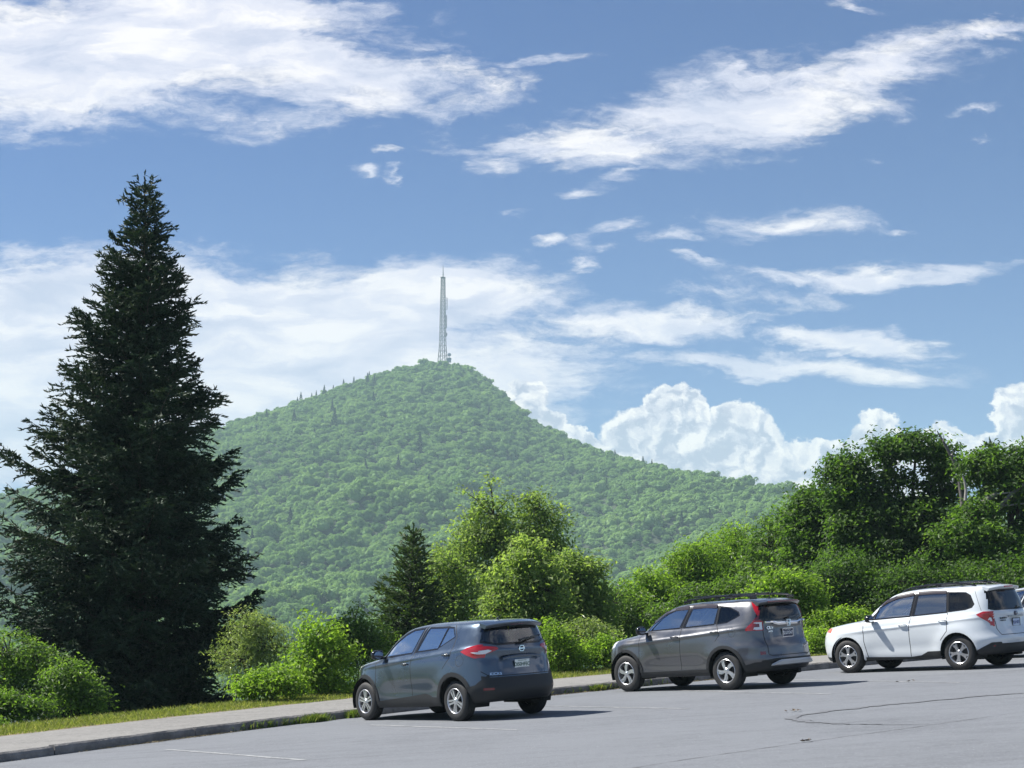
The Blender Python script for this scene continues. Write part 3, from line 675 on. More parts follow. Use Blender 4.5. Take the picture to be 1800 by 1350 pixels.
def conifer(name, base, H, prof, seed, m_, label, group=None, whorl=.17, per=7, twig=.055, tlen=.30, droop=-.10, tip=None, dens=1.0, nlen=.05):
    """branches in loose whorls; prof(h in 0..1, azimuth)->branch length; every twig carries needle tufts"""
    rg = np.random.default_rng(seed); base = np.asarray(base, float); root = empty(name, tuple(base)); A = Acc(); B = Acc()
    lean = rg.normal(0, .012, 2); k = 12; tz = np.linspace(-.3, H, k); TP = np.stack([lean[0] * tz + .03 * np.sin(tz), lean[1] * tz, tz], 1)
    tr_r = np.linspace(.017 * H, .006, k); B.add(*tube_np(TP, tr_r, 8)); z = H * .035; NP = []; ND = []; NT_ = []
    while z < H * .985:
        h = z / H; nb = max(3, int(per * (1.05 - .35 * h))); a0 = rg.uniform(0, 6.28)
        for q in range(nb):
            a = a0 + q * 6.28 / nb + rg.normal(0, .25); zz = z + rg.normal(0, whorl * .30); L = prof(h, a) * rg.uniform(.70, 1.10) * (1 if rg.uniform() > .12 else .6)
            if L < .05: continue
            kk = 7; t = np.linspace(0, 1, kk); ang0 = (.55 * h ** 2 - .06 + droop * (1 - h)) + rg.normal(0, .08); up_ = .16 + .25 * h
            rad = L * t; hz_ = L * (ang0 * t + (-.20 * (1 - h) * np.sin(np.pi * t * .8)) + up_ * t ** 2.2)
            P = np.stack([np.cos(a) * rad, np.sin(a) * rad, zz + hz_], 1); P[:, :2] += np.array([np.interp(zz, tz, TP[:, 0]), np.interp(zz, tz, TP[:, 1])])
            P[1:] += rg.normal(0, .018 * L, (kk - 1, 3)) * t[1:, None]
            B.add(*tube_np(P, np.linspace(.010 + .010 * L, .003, kk), 4))
            # twigs either side of the branch, forming a flat ragged spray
            nt = max(3, int(L / twig * dens)); tt = np.sort(rg.uniform(.12, 1.0, nt)); BP = np.stack([np.interp(tt, t, P[:, j]) for j in range(3)], 1)
            dirb = P[-1] - P[0]; dirb /= np.linalg.norm(dirb); side = np.cross(dirb, [0, 0, 1]); side /= np.linalg.norm(side) + 1e-9
            sg = np.where(np.arange(nt) % 2 == 0, 1, -1); tl = tlen * (.35 + .9 * np.sin(np.pi * np.clip(tt * .9 + .05, 0, 1))) * min(1.3, .35 + L * .6) * rg.uniform(.6, 1.3, nt)
            tl *= np.where(tt > .93, .7, 1)
            TD = dirb[None] * rg.uniform(.5, 1.0, nt)[:, None] + side[None] * (sg * rg.uniform(.5, 1.1, nt))[:, None] + np.array([0, 0, 1]) * rg.normal(-.12 + .25 * h, .22, nt)[:, None]
            TD /= np.linalg.norm(TD, axis=1)[:, None]
            m = np.maximum(3, (tl / .040 * dens).astype(int)); idx = np.repeat(np.arange(nt), m)
            f = np.concatenate([np.linspace(.05, 1, mm) for mm in m]); PP = BP[idx] + TD[idx] * (tl[idx] * f)[:, None] - np.array([0, 0, 1]) * (f ** 2 * tl[idx] * .18)[:, None]
            bt = np.clip(.45 + rg.normal(0, .12) + (.34 * tt[idx]) * (f ** 2), 0, 1)  # sunlit tips painted into the tint, lighter towards branch and twig ends
            NP.append(PP); ND.append(TD[idx]); NT_.append(bt)
            # leader tip of the branch
        z += whorl * rg.uniform(.7, 1.3)
    # top leader
    f = np.linspace(0, 1, 26); PP = np.stack([np.interp(H * (.93 + .07 * f), tz, TP[:, 0]), np.interp(H * (.93 + .07 * f), tz, TP[:, 1]), H * (.93 + .075 * f)], 1); NP.append(PP); ND.append(np.tile([0, 0, 1.], (26, 1))); NT_.append(np.full(26, .5))
    P = np.concatenate(NP); Dn = np.concatenate(ND); T = np.concatenate(NT_); n = len(P)
    # each tuft: a forward pointing narrow kite crossed by a shorter one
    def kite(Pk, Dk, ln, wd):
        R_ = rg.normal(0, 1, (len(Pk), 3)); S = np.cross(Dk, R_); S /= np.linalg.norm(S, axis=1)[:, None] + 1e-9; Q = Dk + S * rg.uniform(-.55, .55, len(Pk))[:, None]; ln = ln[:, None]; Nn = np.cross(Dk, S)
        V = np.stack([Pk - Q * ln * .2, Pk + S * wd * ln + Q * ln * .3, Pk + Q * ln, Pk - S * wd * ln + Q * ln * .3 + Nn * ln * .1], 1).reshape(-1, 3)
        return V, (np.arange(len(Pk))[:, None] * 4 + np.arange(4)[None])
    V, F = kite(P, Dn, nlen * rg.uniform(1.2, 2.2, n), .22); A.add(V, F, T)
    sel = rg.uniform(size=n) < .75; V, F = kite(P[sel], Dn[sel] * .4 + rg.normal(0, .8, (sel.sum(), 3)), nlen * rg.uniform(.8, 1.5, sel.sum()), .25); A.add(V, F, T[sel])
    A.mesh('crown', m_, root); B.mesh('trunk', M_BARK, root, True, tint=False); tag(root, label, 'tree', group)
    print(name, 'tufts', n); return root

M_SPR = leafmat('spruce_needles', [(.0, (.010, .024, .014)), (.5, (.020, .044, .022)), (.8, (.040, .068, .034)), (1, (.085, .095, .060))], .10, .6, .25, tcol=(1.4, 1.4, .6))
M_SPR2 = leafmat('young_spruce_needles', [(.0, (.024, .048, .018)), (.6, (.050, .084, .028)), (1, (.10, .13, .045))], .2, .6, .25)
M_OLIVE = leafmat('birch_leaves', [(.0, (.066, .104, .032)), (.5, (.150, .212, .070)), (1, (.27, .33, .125))], .5, .55, .2, tcol=(2.0, 2.2, .9))
M_OAK = leafmat('oak_leaves', [(.0, (.018, .042, .012)), (.5, (.055, .105, .026)), (1, (.125, .20, .045))], .48, .52, .25)
M_BRIGHT = leafmat('sumac_leaves', [(.0, (.055, .100, .018)), (.5, (.135, .215, .038)), (1, (.24, .33, .065))], .52, .5, .3)
M_MID = leafmat('maple_leaves', [(.0, (.030, .062, .016)), (.5, (.080, .138, .032)), (1, (.16, .235, .055))], .5, .45, .4)
M_PALE = leafmat('rhododendron_leaves', [(.0, (.07, .105, .040)), (.5, (.16, .21, .085)), (1, (.32, .36, .18))], .4, .4, .4)
M_PBARK = pmat('pale_dead_wood', (.27, .255, .235), .85, bump=(10, .7, .02), var=(3, .35))
M_DBARK = pmat('dark_bark', (.035, .030, .026), .9, bump=(9, .8, .03), var=(3, .35))

# ---- the big spruce
Ds = 43.0; gb = gbase(258, Ds); k_ = 3000. / Ds; pyb = 1087 - (gb[2] - CAM_H) * k_; Hs = (pyb - 300) / k_
PL = np.array([(0, 215), (.05, 235), (.12, 262), (.22, 268), (.34, 262), (.42, 232), (.50, 198), (.60, 160), (.70, 125), (.80, 92), (.87, 66), (.93, 42), (.97, 24), (1, 4)], float)
PR = np.array([(0, 200), (.05, 225), (.12, 235), (.22, 228), (.34, 215), (.42, 172), (.50, 150), (.60, 132), (.70, 118), (.80, 88), (.87, 62), (.93, 42), (.97, 22), (1, 4)], float)
def sprof(h, a):
    h = 1 - (1 - h) * (pyb - 300) / 925.
    h = max(h, 0)
    up_ = 1 - .20 * min(1, max(0, (h - .5) / .2))
    l = np.interp(h, PL[:, 0], PL[:, 1]); r = np.interp(h, PR[:, 0], PR[:, 1]); w_ = .5 + .5 * math.cos(a)
    jag = 1 + .16 * math.sin(h * 47 + 2.1 * math.sin(a * 2)) + .10 * math.sin(h * 23 + a * 3)
    return (l * (1 - w_) + r * w_) / k_ * .86 * jag * up_
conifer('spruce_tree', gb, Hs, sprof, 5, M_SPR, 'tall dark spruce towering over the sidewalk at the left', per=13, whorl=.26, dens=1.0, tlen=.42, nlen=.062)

# ---- small spruce behind the crossover
D = 50.; gb = gbase(722, D); H_ = (1087 - 925) * D / 3000. - (gb[2] - CAM_H)
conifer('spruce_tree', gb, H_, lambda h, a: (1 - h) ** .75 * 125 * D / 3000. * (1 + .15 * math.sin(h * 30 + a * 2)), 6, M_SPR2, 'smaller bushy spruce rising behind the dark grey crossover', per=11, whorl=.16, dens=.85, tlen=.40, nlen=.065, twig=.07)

def tree(px, D, lobes, leaf, cl, per, m_, seed, label, name='tree', cat='tree', group=None, **kw):
    return broadleaf(name, gbase(px, D), [LB(a, b, rx, ry, D + (l[4] if len(l) > 4 else 0)) for l in lobes for a, b, rx, ry in [l[:4]]], leaf, cl, per, m_, seed, label=label, cat=cat, group=group, **kw)

# ---- the airy group in the middle
tree(905, 62, [(868, 905, 42, 48), (950, 900, 40, 46), (905, 960, 80, 50), (835, 950, 42, 52), (960, 965, 48, 52), (890, 1030, 95, 55), (800, 1000, 45, 50), (965, 1040, 70, 60)], .15, 720, 30, M_OLIVE, 21, 'tall airy olive green tree with two rounded tops behind the crossover', trunk_r=.16, spread=.22, twigs=.6, shell=.35)
tree(785, 56, [(775, 1000, 42, 40), (800, 1055, 62, 55), (755, 1060, 40, 50), (790, 1110, 80, 40)], .14, 290, 28, M_OLIVE, 22, 'lower olive green tree between the small spruce and the airy twin topped tree', trunk_r=.09, spread=.20, twigs=.5, shell=.4, tb=-.08)
tree(925, 50, [(935, 985, 42, 38), (905, 1030, 52, 40), (955, 1035, 45, 45), (900, 1085, 60, 40), (945, 1100, 60, 40)], .14, 400, 30, M_OLIVE, 23, 'rounded yellow green tree just above the roof of the dark crossover', trunk_r=.09, spread=.17, twigs=.5, shell=.4, tb=.12)
tree(1005, 52, [(1000, 1000, 42, 36), (1030, 1030, 40, 45), (990, 1055, 58, 50), (1035, 1085, 52, 42)], .14, 380, 30, M_OLIVE, 24, 'rounded tree with darker lower crown between the crossover and the warm grey SUV', trunk_r=.09, spread=.18, twigs=.45, shell=.4, tb=.02)
tree(1080, 54, [(1075, 1060, 42, 34), (1060, 1100, 60, 34), (1110, 1090, 50, 40)], .10, 240, 34, M_MID, 25, 'low dark green tree filling the gap right of the rounded olive trees', trunk_r=.07, spread=.18)
# ---- bright young trees climbing to the right
YG = [(1150, 56, [(1140, 1035, 42, 32), (1120, 1075, 55, 36), (1165, 1080, 50, 40)], M_BRIGHT, 'bright young tree at the left foot of the rising tree line'),
      (1215, 60, [(1195, 1000, 40, 36), (1235, 990, 44, 40), (1215, 1050, 68, 46)], M_BRIGHT, 'bright green young tree above the windscreen of the warm grey SUV'),
      (1290, 66, [(1295, 950, 34, 32), (1275, 985, 50, 40), (1325, 980, 46, 38), (1300, 1035, 70, 44)], M_BRIGHT, 'sunlit young tree with a small raised top, halfway up the rising tree line'),
      (1265, 50, [(1250, 1060, 56, 30), (1310, 1050, 56, 36), (1200, 1085, 52, 28)], M_MID, 'broad leafy shrub tree directly behind the roof of the warm grey SUV'),
      (1360, 64, [(1350, 960, 46, 42), (1395, 940, 46, 50), (1370, 1010, 66, 50)], M_MID, 'mid green tree left of the tall oak, its crown leaning towards the valley'),
      (1400, 47, [(1385, 1035, 46, 28), (1350, 1062, 40, 24), (1410, 1065, 34, 26)], M_BRIGHT, 'bright feathery shrub rising behind the tail of the warm grey SUV')]
for i, (px, D, lb, m_, lab) in enumerate(YG):
    tree(px, D, lb, .14, 360, 30, m_, 30 + i, lab, trunk_r=.07, spread=.20, shell=.4, twigs=.3, asp=.42)
# ---- oaks at the right
tree(1430, 60, [(1430, 890, 40, 36), (1412, 930, 42, 48), (1455, 950, 58, 60), (1430, 1010, 70, 56)], .15, 620, 32, M_OAK, 41, 'dense tree with glossy dark leaves at the left shoulder of the oaks', trunk_r=.13, spread=.20, tb=.08)
tree(1600, 57, [(1610, 785, 52, 26), (1560, 790, 34, 26), (1655, 805, 32, 30), (1492, 818, 38, 26), (1480, 855, 40, 38), (1530, 850, 34, 26), (1668, 850, 22, 34), (1577, 838, 24, 20), (1632, 846, 20, 18), (1640, 880, 40, 14), (1560, 885, 40, 20), (1600, 925, 105, 40), (1510, 925, 58, 44), (1545, 990, 100, 60), (1650, 985, 80, 55)], .15, 1700, 32, M_OAK, 42,
     'tall oak with a spreading crown and sky showing through beneath its top', trunk_r=.20, spread=.19, shell=.45, twigs=.35, bark=M_DBARK)
tree(1760, 54, [(1722, 822, 34, 32), (1775, 818, 46, 32), (1830, 815, 50, 34), (1716, 905, 34, 24, -1), (1700, 945, 52, 34, -1.5), (1735, 955, 50, 34, -1.5), (1790, 865, 70, 34), (1850, 880, 60, 60), (1795, 960, 55, 46), (1740, 985, 50, 45), (1850, 990, 70, 60)], .15, 1250, 32, M_OAK, 43,
     'wide oak at the right edge with thick crooked grey limbs', trunk_r=.22, spread=.19, tb=.10, twigs=.35)
D = 60.; gb = gbase(1738, D); H_ = (1087 - 776) * D / 3000. - (gb[2] - CAM_H)
conifer('spruce_tree', gb, H_, lambda h, a: (1 - h) ** .8 * 90 * D / 3000., 9, M_SPR2, 'narrow spruce tip poking above the oaks at the right', per=7, whorl=.30, dens=.45, tlen=.4, nlen=.09, twig=.11)
# deep shade trees under the oaks
for i, (px, D, lb, lab) in enumerate([(1500, 52, [(1480, 1020, 62, 44), (1540, 1050, 60, 36), (1440, 1055, 40, 34)], 'dark shrub tree under the left half of the oaks'),
                                      (1640, 51, [(1620, 1030, 76, 44), (1700, 1040, 70, 44), (1580, 1065, 60, 30)], 'dark thicket tree behind the roof of the white SUV'),
                                      (1790, 50, [(1770, 1040, 70, 50), (1840, 1030, 60, 60)], 'dark thicket tree behind the pale hatchback at the right edge')]):
    tree(px, D, lb, .11, 420, 34, M_OAK, 50 + i, lab, trunk_r=.09, spread=.22, shell=.3)
# crooked grey limbs and the dead snag
def limb(parent, pts, D, r0, r1, m_, name='limb'):
    P = np.array([tuple(PT(a, b, D + (c[0] if c else 0))) for a, b, *c in pts]); rr = np.linspace(r0, r1, len(P)); A = Acc(); A.add(*tube_np(P, rr, 8)); return A.mesh(name, m_, parent, True, origin=parent.location, tint=False)
oak = [o for o in bpy.data.objects if o.get('label', '').startswith('wide oak')][0]
for pts, a, b in (([(1704, 935), (1706, 915), (1712, 900), (1722, 888), (1740, 875), (1752, 868)], .26, .10), ([(1722, 925), (1740, 905), (1758, 890), (1775, 872), (1800, 850)], .24, .10), ([(1708, 905), (1711, 882)], .08, .03),
                  ([(1752, 868), (1775, 866), (1785, 872)], .05, .02), ([(1758, 890), (1790, 886), (1815, 884)], .06, .03)):
    limb(oak, pts, 53.2, a * .55, b * .6, M_PBARK if a < .2 else pmat('grey_bark', (.12, .115, .10), .9, bump=(9, .8, .03), var=(3, .35)))
gb = gbase(1690, 54); sn = empty('dead_snag', gb); tag(sn, 'bare dead snag leaning left with a bleached lower trunk between the two oaks', 'dead tree')
limb(sn, [(1699, 960), (1695, 900), (1690, 862), (1685, 830), (1676, 808), (1666, 790), (1658, 776), (1652, 766), (1647, 757)], 55.5, .12, .014, pmat('snag_wood', (.11, .10, .095), .85, bump=(10, .7, .02), var=(2, .6)), 'trunk')
limb(sn, [(1697, 880), (1698, 862), (1696, 848), (1692, 836)], 52.6, .055, .02, M_PBARK, 'branch'); limb(sn, [(1658, 776), (1659, 768), (1656, 760)], 53, .02, .008, M_PBARK, 'branch')
limb(sn, [(1672, 800), (1676, 795), (1672, 786)], 53, .03, .01, M_PBARK, 'branch')

# ---- shrubs that can be told apart
SH = [('leafy green shrub filling the lower left corner behind the grass', 30, 34.5, [(0, 1240, 44, 20), (55, 1246, 36, 14)], M_MID, .085, 200),
      ('leafy tree shrub at the far left edge beside the spruce', 45, 37, [(15, 1150, 50, 40), (62, 1165, 40, 40), (10, 1200, 56, 40), (75, 1220, 44, 32)], M_MID, .085, 300),
      ('dull green shrub under the left boughs of the spruce', 130, 35.5, [(120, 1195, 40, 36), (150, 1225, 45, 26)], M_MID, .08, 200),
      ('pale leaved shrub half hidden by the right boughs of the spruce', 445, 38.5, [(440, 1105, 40, 34), (470, 1135, 44, 40), (425, 1160, 50, 44)], M_PALE, .08, 330),
      ('bright yellow green young tree left of the dark crossover', 560, 37, [(560, 1120, 38, 36), (590, 1145, 34, 36), (545, 1165, 50, 34), (585, 1195, 48, 26)], M_BRIGHT, .10, 230),
      ('low bright shrub at the foot of the yellow green young tree', 500, 35.5, [(495, 1195, 42, 24), (450, 1205, 38, 22)], M_BRIGHT, .09, 170),
      ('dark shrub in front of the crossover, under the small spruce', 640, 43, [(620, 1105, 34, 34), (655, 1130, 40, 34), (610, 1150, 36, 30)], M_MID, .085, 260),
      ('bright weedy shrub directly behind the right tail light of the crossover', 975, 41.5, [(972, 1115, 22, 26), (985, 1145, 34, 28), (1000, 1160, 34, 18)], M_BRIGHT, .085, 230),
      ('shrub with long pale leaves between the crossover and the warm grey SUV', 1035, 43, [(1030, 1112, 32, 20), (1055, 1125, 26, 22), (1020, 1130, 26, 20)], M_PALE, .12, 170),
      ('bright weedy shrub in front of the nose of the warm grey SUV', 1060, 42, [(1065, 1140, 26, 22), (1040, 1155, 32, 18), (1085, 1150, 30, 22)], M_BRIGHT, .085, 220),
      ('sunlit shrub above the bonnet of the white SUV', 1475, 46, [(1455, 1092, 34, 18), (1495, 1085, 34, 16), (1430, 1110, 24, 20)], M_BRIGHT, .09, 260),
      ('green shrub between the warm grey SUV and the white SUV', 1440, 44.5, [(1440, 1128, 30, 22)], M_BRIGHT, .085, 120)]
for i, (lab, px, D, lb, m_, lf, cl) in enumerate(SH):
    tree(px, D, lb, lf, cl, 26, m_, 70 + i, lab, name='shrub', cat='shrub', trunk_r=.035, spread=.13, shell=.3, twigs=.3, asp=.3 if m_ is M_PALE else .45, tb=.05)
# ---- rank growth along the outer edge of the verge: a few kinds, copied
kinds = []
for i, (m_, lf) in enumerate(((M_MID, .08), (M_BRIGHT, .08), (M_MID, .07), (M_BRIGHT, .10), (M_OAK, .08))):
    rg = np.random.default_rng(90 + i); lobes = [(rg.uniform(-.3, .3), rg.uniform(-.25, .25), rg.uniform(.25, .75), rg.uniform(.22, .42), rg.uniform(.22, .42), rg.uniform(.18, .36)) for _ in range(5)]
    kinds.append(broadleaf('shrub', (0, 0, 0), lobes, lf, 90, 16, m_, 95 + i, .02, 'leafy wild shrub in the rank growth behind the verge', 'shrub', 'wild shrubs along the edge of the verge', spread=.11, shell=.25, twigs=.4))
def copy_tree(o, parent=None):
    c = o.copy(); COL.objects.link(c); c.parent = parent
    for ch in o.children: copy_tree(ch, c)
    return c
rk = random.Random(12); spots = []
for k in range(0, len(KP), 1):
    x0, y0 = KP[k]
    if not (-13 < x0 < 19 and y0 > 18): continue
    for row, (dd, pr) in enumerate(((4.9, .75), (5.9, .7), (7.2, .6))):
        if rk.random() < pr * .62:
            d = dd + rk.uniform(-.35, .45); x, y = x0 + KN[k, 0] * d, y0 + KN[k, 1] * d
            spots.append((x, y, row))
for i, (x, y, row) in enumerate(spots):
    kd = rk.randrange(5); o = kinds[i] if i < 5 else copy_tree(kinds[kd]); zz = float(terr(np.array([x]), np.array([y]))[0]) - .05
    s = rk.uniform(.40, .72) if row == 0 else rk.uniform(.65, 1.25)
    if x > 6 and row > 0: s *= 1.15
    if -.30 < x / y < -.15: s *= .62
    u_ = x / y; zone = 'left of the big spruce' if u_ < -.27 else 'under the big spruce' if u_ < -.17 else 'between the big spruce and the dark crossover' if u_ < -.09 else 'behind the dark crossover' if u_ < .025 else 'between crossover and grey SUV' if u_ < .06 else 'behind the grey SUV' if u_ < .17 else 'behind the white SUV'
    kk_ = i if i < 5 else kd; o['label'] = '%s wild shrub %s, %s' % (['dull green', 'bright green', 'small leaved green', 'yellow green', 'glossy dark'][kk_], zone, ['nearest the grass', 'second row', 'back row'][row])
    o.location = (x, y, zz); o.rotation_euler = (rk.uniform(-.1, .1), rk.uniform(-.1, .1), rk.uniform(0, 6.28)); o.scale = (s, s, s * rk.uniform(.8, 1.25))
print('verge shrubs', len(spots))
# ---- grass of the verge, weeds at the kerb, ground cover on the slope
def blades(name, n, fpos, hmin, hmax, m_, seed, lean=.45, wd=.006):
    rg = np.random.default_rng(seed); x, y, z, sc_ = fpos(rg, n); n = len(x); h = rg.uniform(hmin, hmax, n) * sc_; a = rg.uniform(0, 6.28, n); l = rg.normal(0, lean, (n, 2)) * h[:, None]
    B_ = np.stack([x, y, z], 1); S = np.stack([np.cos(a), np.sin(a), a * 0], 1) * (wd * rg.uniform(.7, 1.6, n))[:, None]; M1 = B_ + np.column_stack([l * .35, h * .6]); T_ = B_ + np.column_stack([l, h])
    V = np.stack([B_ - S, B_ + S, M1 + S * .8, T_, M1 - S * .8], 1).reshape(-1, 3); i = np.arange(n)[:, None] * 5
    return mesh_np(name, V, (i + np.arange(5)[None]).astype(np.int32), m_, tint=np.clip(rg.normal(.5, .2, n), 0, 1))
M_GRASS = leafmat('verge_grass', [(.0, (.07, .10, .022)), (.45, (.155, .185, .055)), (.75, (.25, .25, .095)), (1, (.40, .36, .20))], .36, .6, .25)
def fverge(rg, n):
    t = rg.uniform(8, KT[-1] - 8, n * 2); x = np.interp(t, KT, KP[:, 0]); k = (x > -13) & (x < 20); t = t[k][:n]; m = len(t)
    d = WALK - .06 + (VERGE + 1.0 - WALK) * rg.beta(1.0, 1.0, m) + .05 * np.sin(t * 3) + .04 * np.sin(t * 7.3); x, y = kpos(t, d); z = np.where(d < VERGE, gz(x) + .205, gz(x) + .19); return x, y, z, .45 + .9 * np.clip((d - WALK) / 1.4, 0, 1) ** 1.5 + .35 * (rg.uniform(size=m) > .97)
tag(blades('verge_grass', 90000, fverge, .035, .10, M_GRASS, 3), 'strip of mown yellow green grass between the sidewalk and the shrubs', 'grass', kind='stuff')
def ftuft(rg, n):
    xs = []
    for t0, sd_, w_, f in [(np.argmin(np.hypot(KP[:, 0] + 3.5, KP[:, 1] - 30.9)), .14, .10, .30), (np.argmin(np.hypot(KP[:, 0] + 2.8, KP[:, 1] - 31.8)), .09, .08, .20), (np.argmin(np.hypot(KP[:, 0] - 1.6, KP[:, 1] - 36.1)), .10, .08, .08),
                           (np.argmin(np.hypot(KP[:, 0] - 2.2, KP[:, 1] - 36.5)), .8, .03, .04), (np.argmin(np.hypot(KP[:, 0] + 4.3, KP[:, 1] - 29.9)), .5, .03, .05)]:
        m = int(n * f); t = KT[t0] + rg.normal(0, sd_, m); d = -.01 - np.abs(rg.normal(0, w_, m)) * .6; x, y = kpos(t, d); xs.append(np.stack([x, y, gz(x), np.full(m, 1.0)]))
    return np.concatenate(xs, 1)
tag(blades('kerb_weeds', 2600, ftuft, .03, .17, leafmat('weed_blades', [(.0, (.06, .10, .02)), (.6, (.12, .17, .035)), (1, (.35, .29, .13))], .35, .6), 8, .5, .007), 'green and straw coloured weeds growing at the foot of the kerb', 'weeds', kind='stuff')
def fdry(rg, n):
    t = rg.uniform(KT[i0], KT[i1], n); p = (np.sin(t * 1.3) + np.sin(t * .47 + 2) + rg.normal(0, .5, n)) > .6; t = t[p]; d = -np.abs(rg.normal(0, .07, len(t))) - .01; x, y = kpos(t, d); return x, y, gz(x) + .004, np.ones(len(t))
tag(blades('gutter_straw', 9000, fdry, .004, .03, pmat('straw', (.30, .25, .15), .8, var=(5, .4)), 9, 3.5, .005), 'dry straw and grit gathered in the gutter along the kerb', 'debris', kind='stuff')
# leafy ground cover on the slope beyond the grass
rg = np.random.default_rng(55); t = rg.uniform(6, KT[-1] - 4, 150000); x0 = np.interp(t, KT, KP[:, 0]); t = t[(x0 > -14) & (x0 < 22)]; d = VERGE + .25 + rg.gamma(1.6, 1.5, len(t)); x, y = kpos(t, d)
z = terr(x, y) + .03 + rg.uniform(0, .30, len(x)) * np.clip((d - VERGE) / 1.2, .15, 1); V, F = diamonds(np.stack([x, y, z], 1), .075, rg, .5, .5)
tint = np.clip(.45 + .2 * pnoise(x, y, 2.3, 3) + rg.normal(0, .12, len(x)), 0, 1)
tag(mesh_np('ground_cover', V, F, M_MID, tint=tint), 'low leafy ground cover between the shrubs beyond the grass strip', 'ground cover', kind='stuff')
# ================================================================ CARS
def pchip(y, sub):
    y = np.asarray(y, float); n = len(y); d = np.diff(y); m_ = np.zeros(n)
    for i in range(1, n - 1):
        m_[i] = 0 if d[i - 1] * d[i] <= 0 else 2 * d[i - 1] * d[i] / (d[i - 1] + d[i])
    m_[0], m_[-1] = d[0], d[-1]
    out_ = []
    for i in range(n - 1):
        for k in range(sub):
            t = k / sub; t2, t3 = t * t, t * t * t
            out_.append((2*t3-3*t2+1)*y[i] + (t3-2*t2+t)*m_[i] + (-2*t3+3*t2)*y[i+1] + (t3-t2)*m_[i+1])
    out_.append(y[-1]); return np.array(out_)
def pip(p, poly):
    x, y = p; c = False; j = len(poly) - 1
    for i in range(len(poly)):
        xi, yi = poly[i]; xj, yj = poly[j]
        if (yi > y) != (yj > y) and x < (xj - xi) * (y - yi) / (yj - yi) + xi: c = not c
        j = i
    return c
def circle(cx, cz, r, n=28): return [(cx + r * math.cos(2 * math.pi * k / n), cz + r * math.sin(2 * math.pi * k / n)) for k in range(n)]
def rnd(poly, k=1):
    for _ in range(k):
        o = []
        for i in range(len(poly)):
            a, b = poly[i], poly[(i + 1) % len(poly)]
            o += [(a[0] * .8 + b[0] * .2, a[1] * .8 + b[1] * .2), (a[0] * .2 + b[0] * .8, a[1] * .2 + b[1] * .8)]
        poly = o
    return poly
def grow(poly, d):
    """offset a polygon outward"""
    n = len(poly); A = sum(poly[i][0] * poly[(i + 1) % n][1] - poly[(i + 1) % n][0] * poly[i][1] for i in range(n)); s = 1 if A > 0 else -1
    o = []
    for i in range(n):
        a, b, c = Vector(poly[i - 1]), Vector(poly[i]), Vector(poly[(i + 1) % n])
        e1, e2 = (b - a).normalized(), (c - b).normalized()
        n1, n2 = Vector((e1.y, -e1.x)) * s, Vector((e2.y, -e2.x)) * s
        m_ = (n1 + n2); m_ = m_.normalized() / max(.5, math.sqrt(max(.01, (1 + n1.dot(n2)) / 2))) if m_.length > 1e-6 else n1
        o.append(tuple(b + m_ * d))
    return o
def strip(pts, w_):
    qs = []
    for a, b in zip(pts, pts[1:]):
        a, b = Vector(a), Vector(b); t = (b - a).normalized(); n_ = Vector((-t.y, t.x)) * w_ / 2; a = a - t * w_ * .3; b = b + t * w_ * .3
        qs.append([tuple(a + n_), tuple(a - n_), tuple(b - n_), tuple(b + n_)])
    return qs

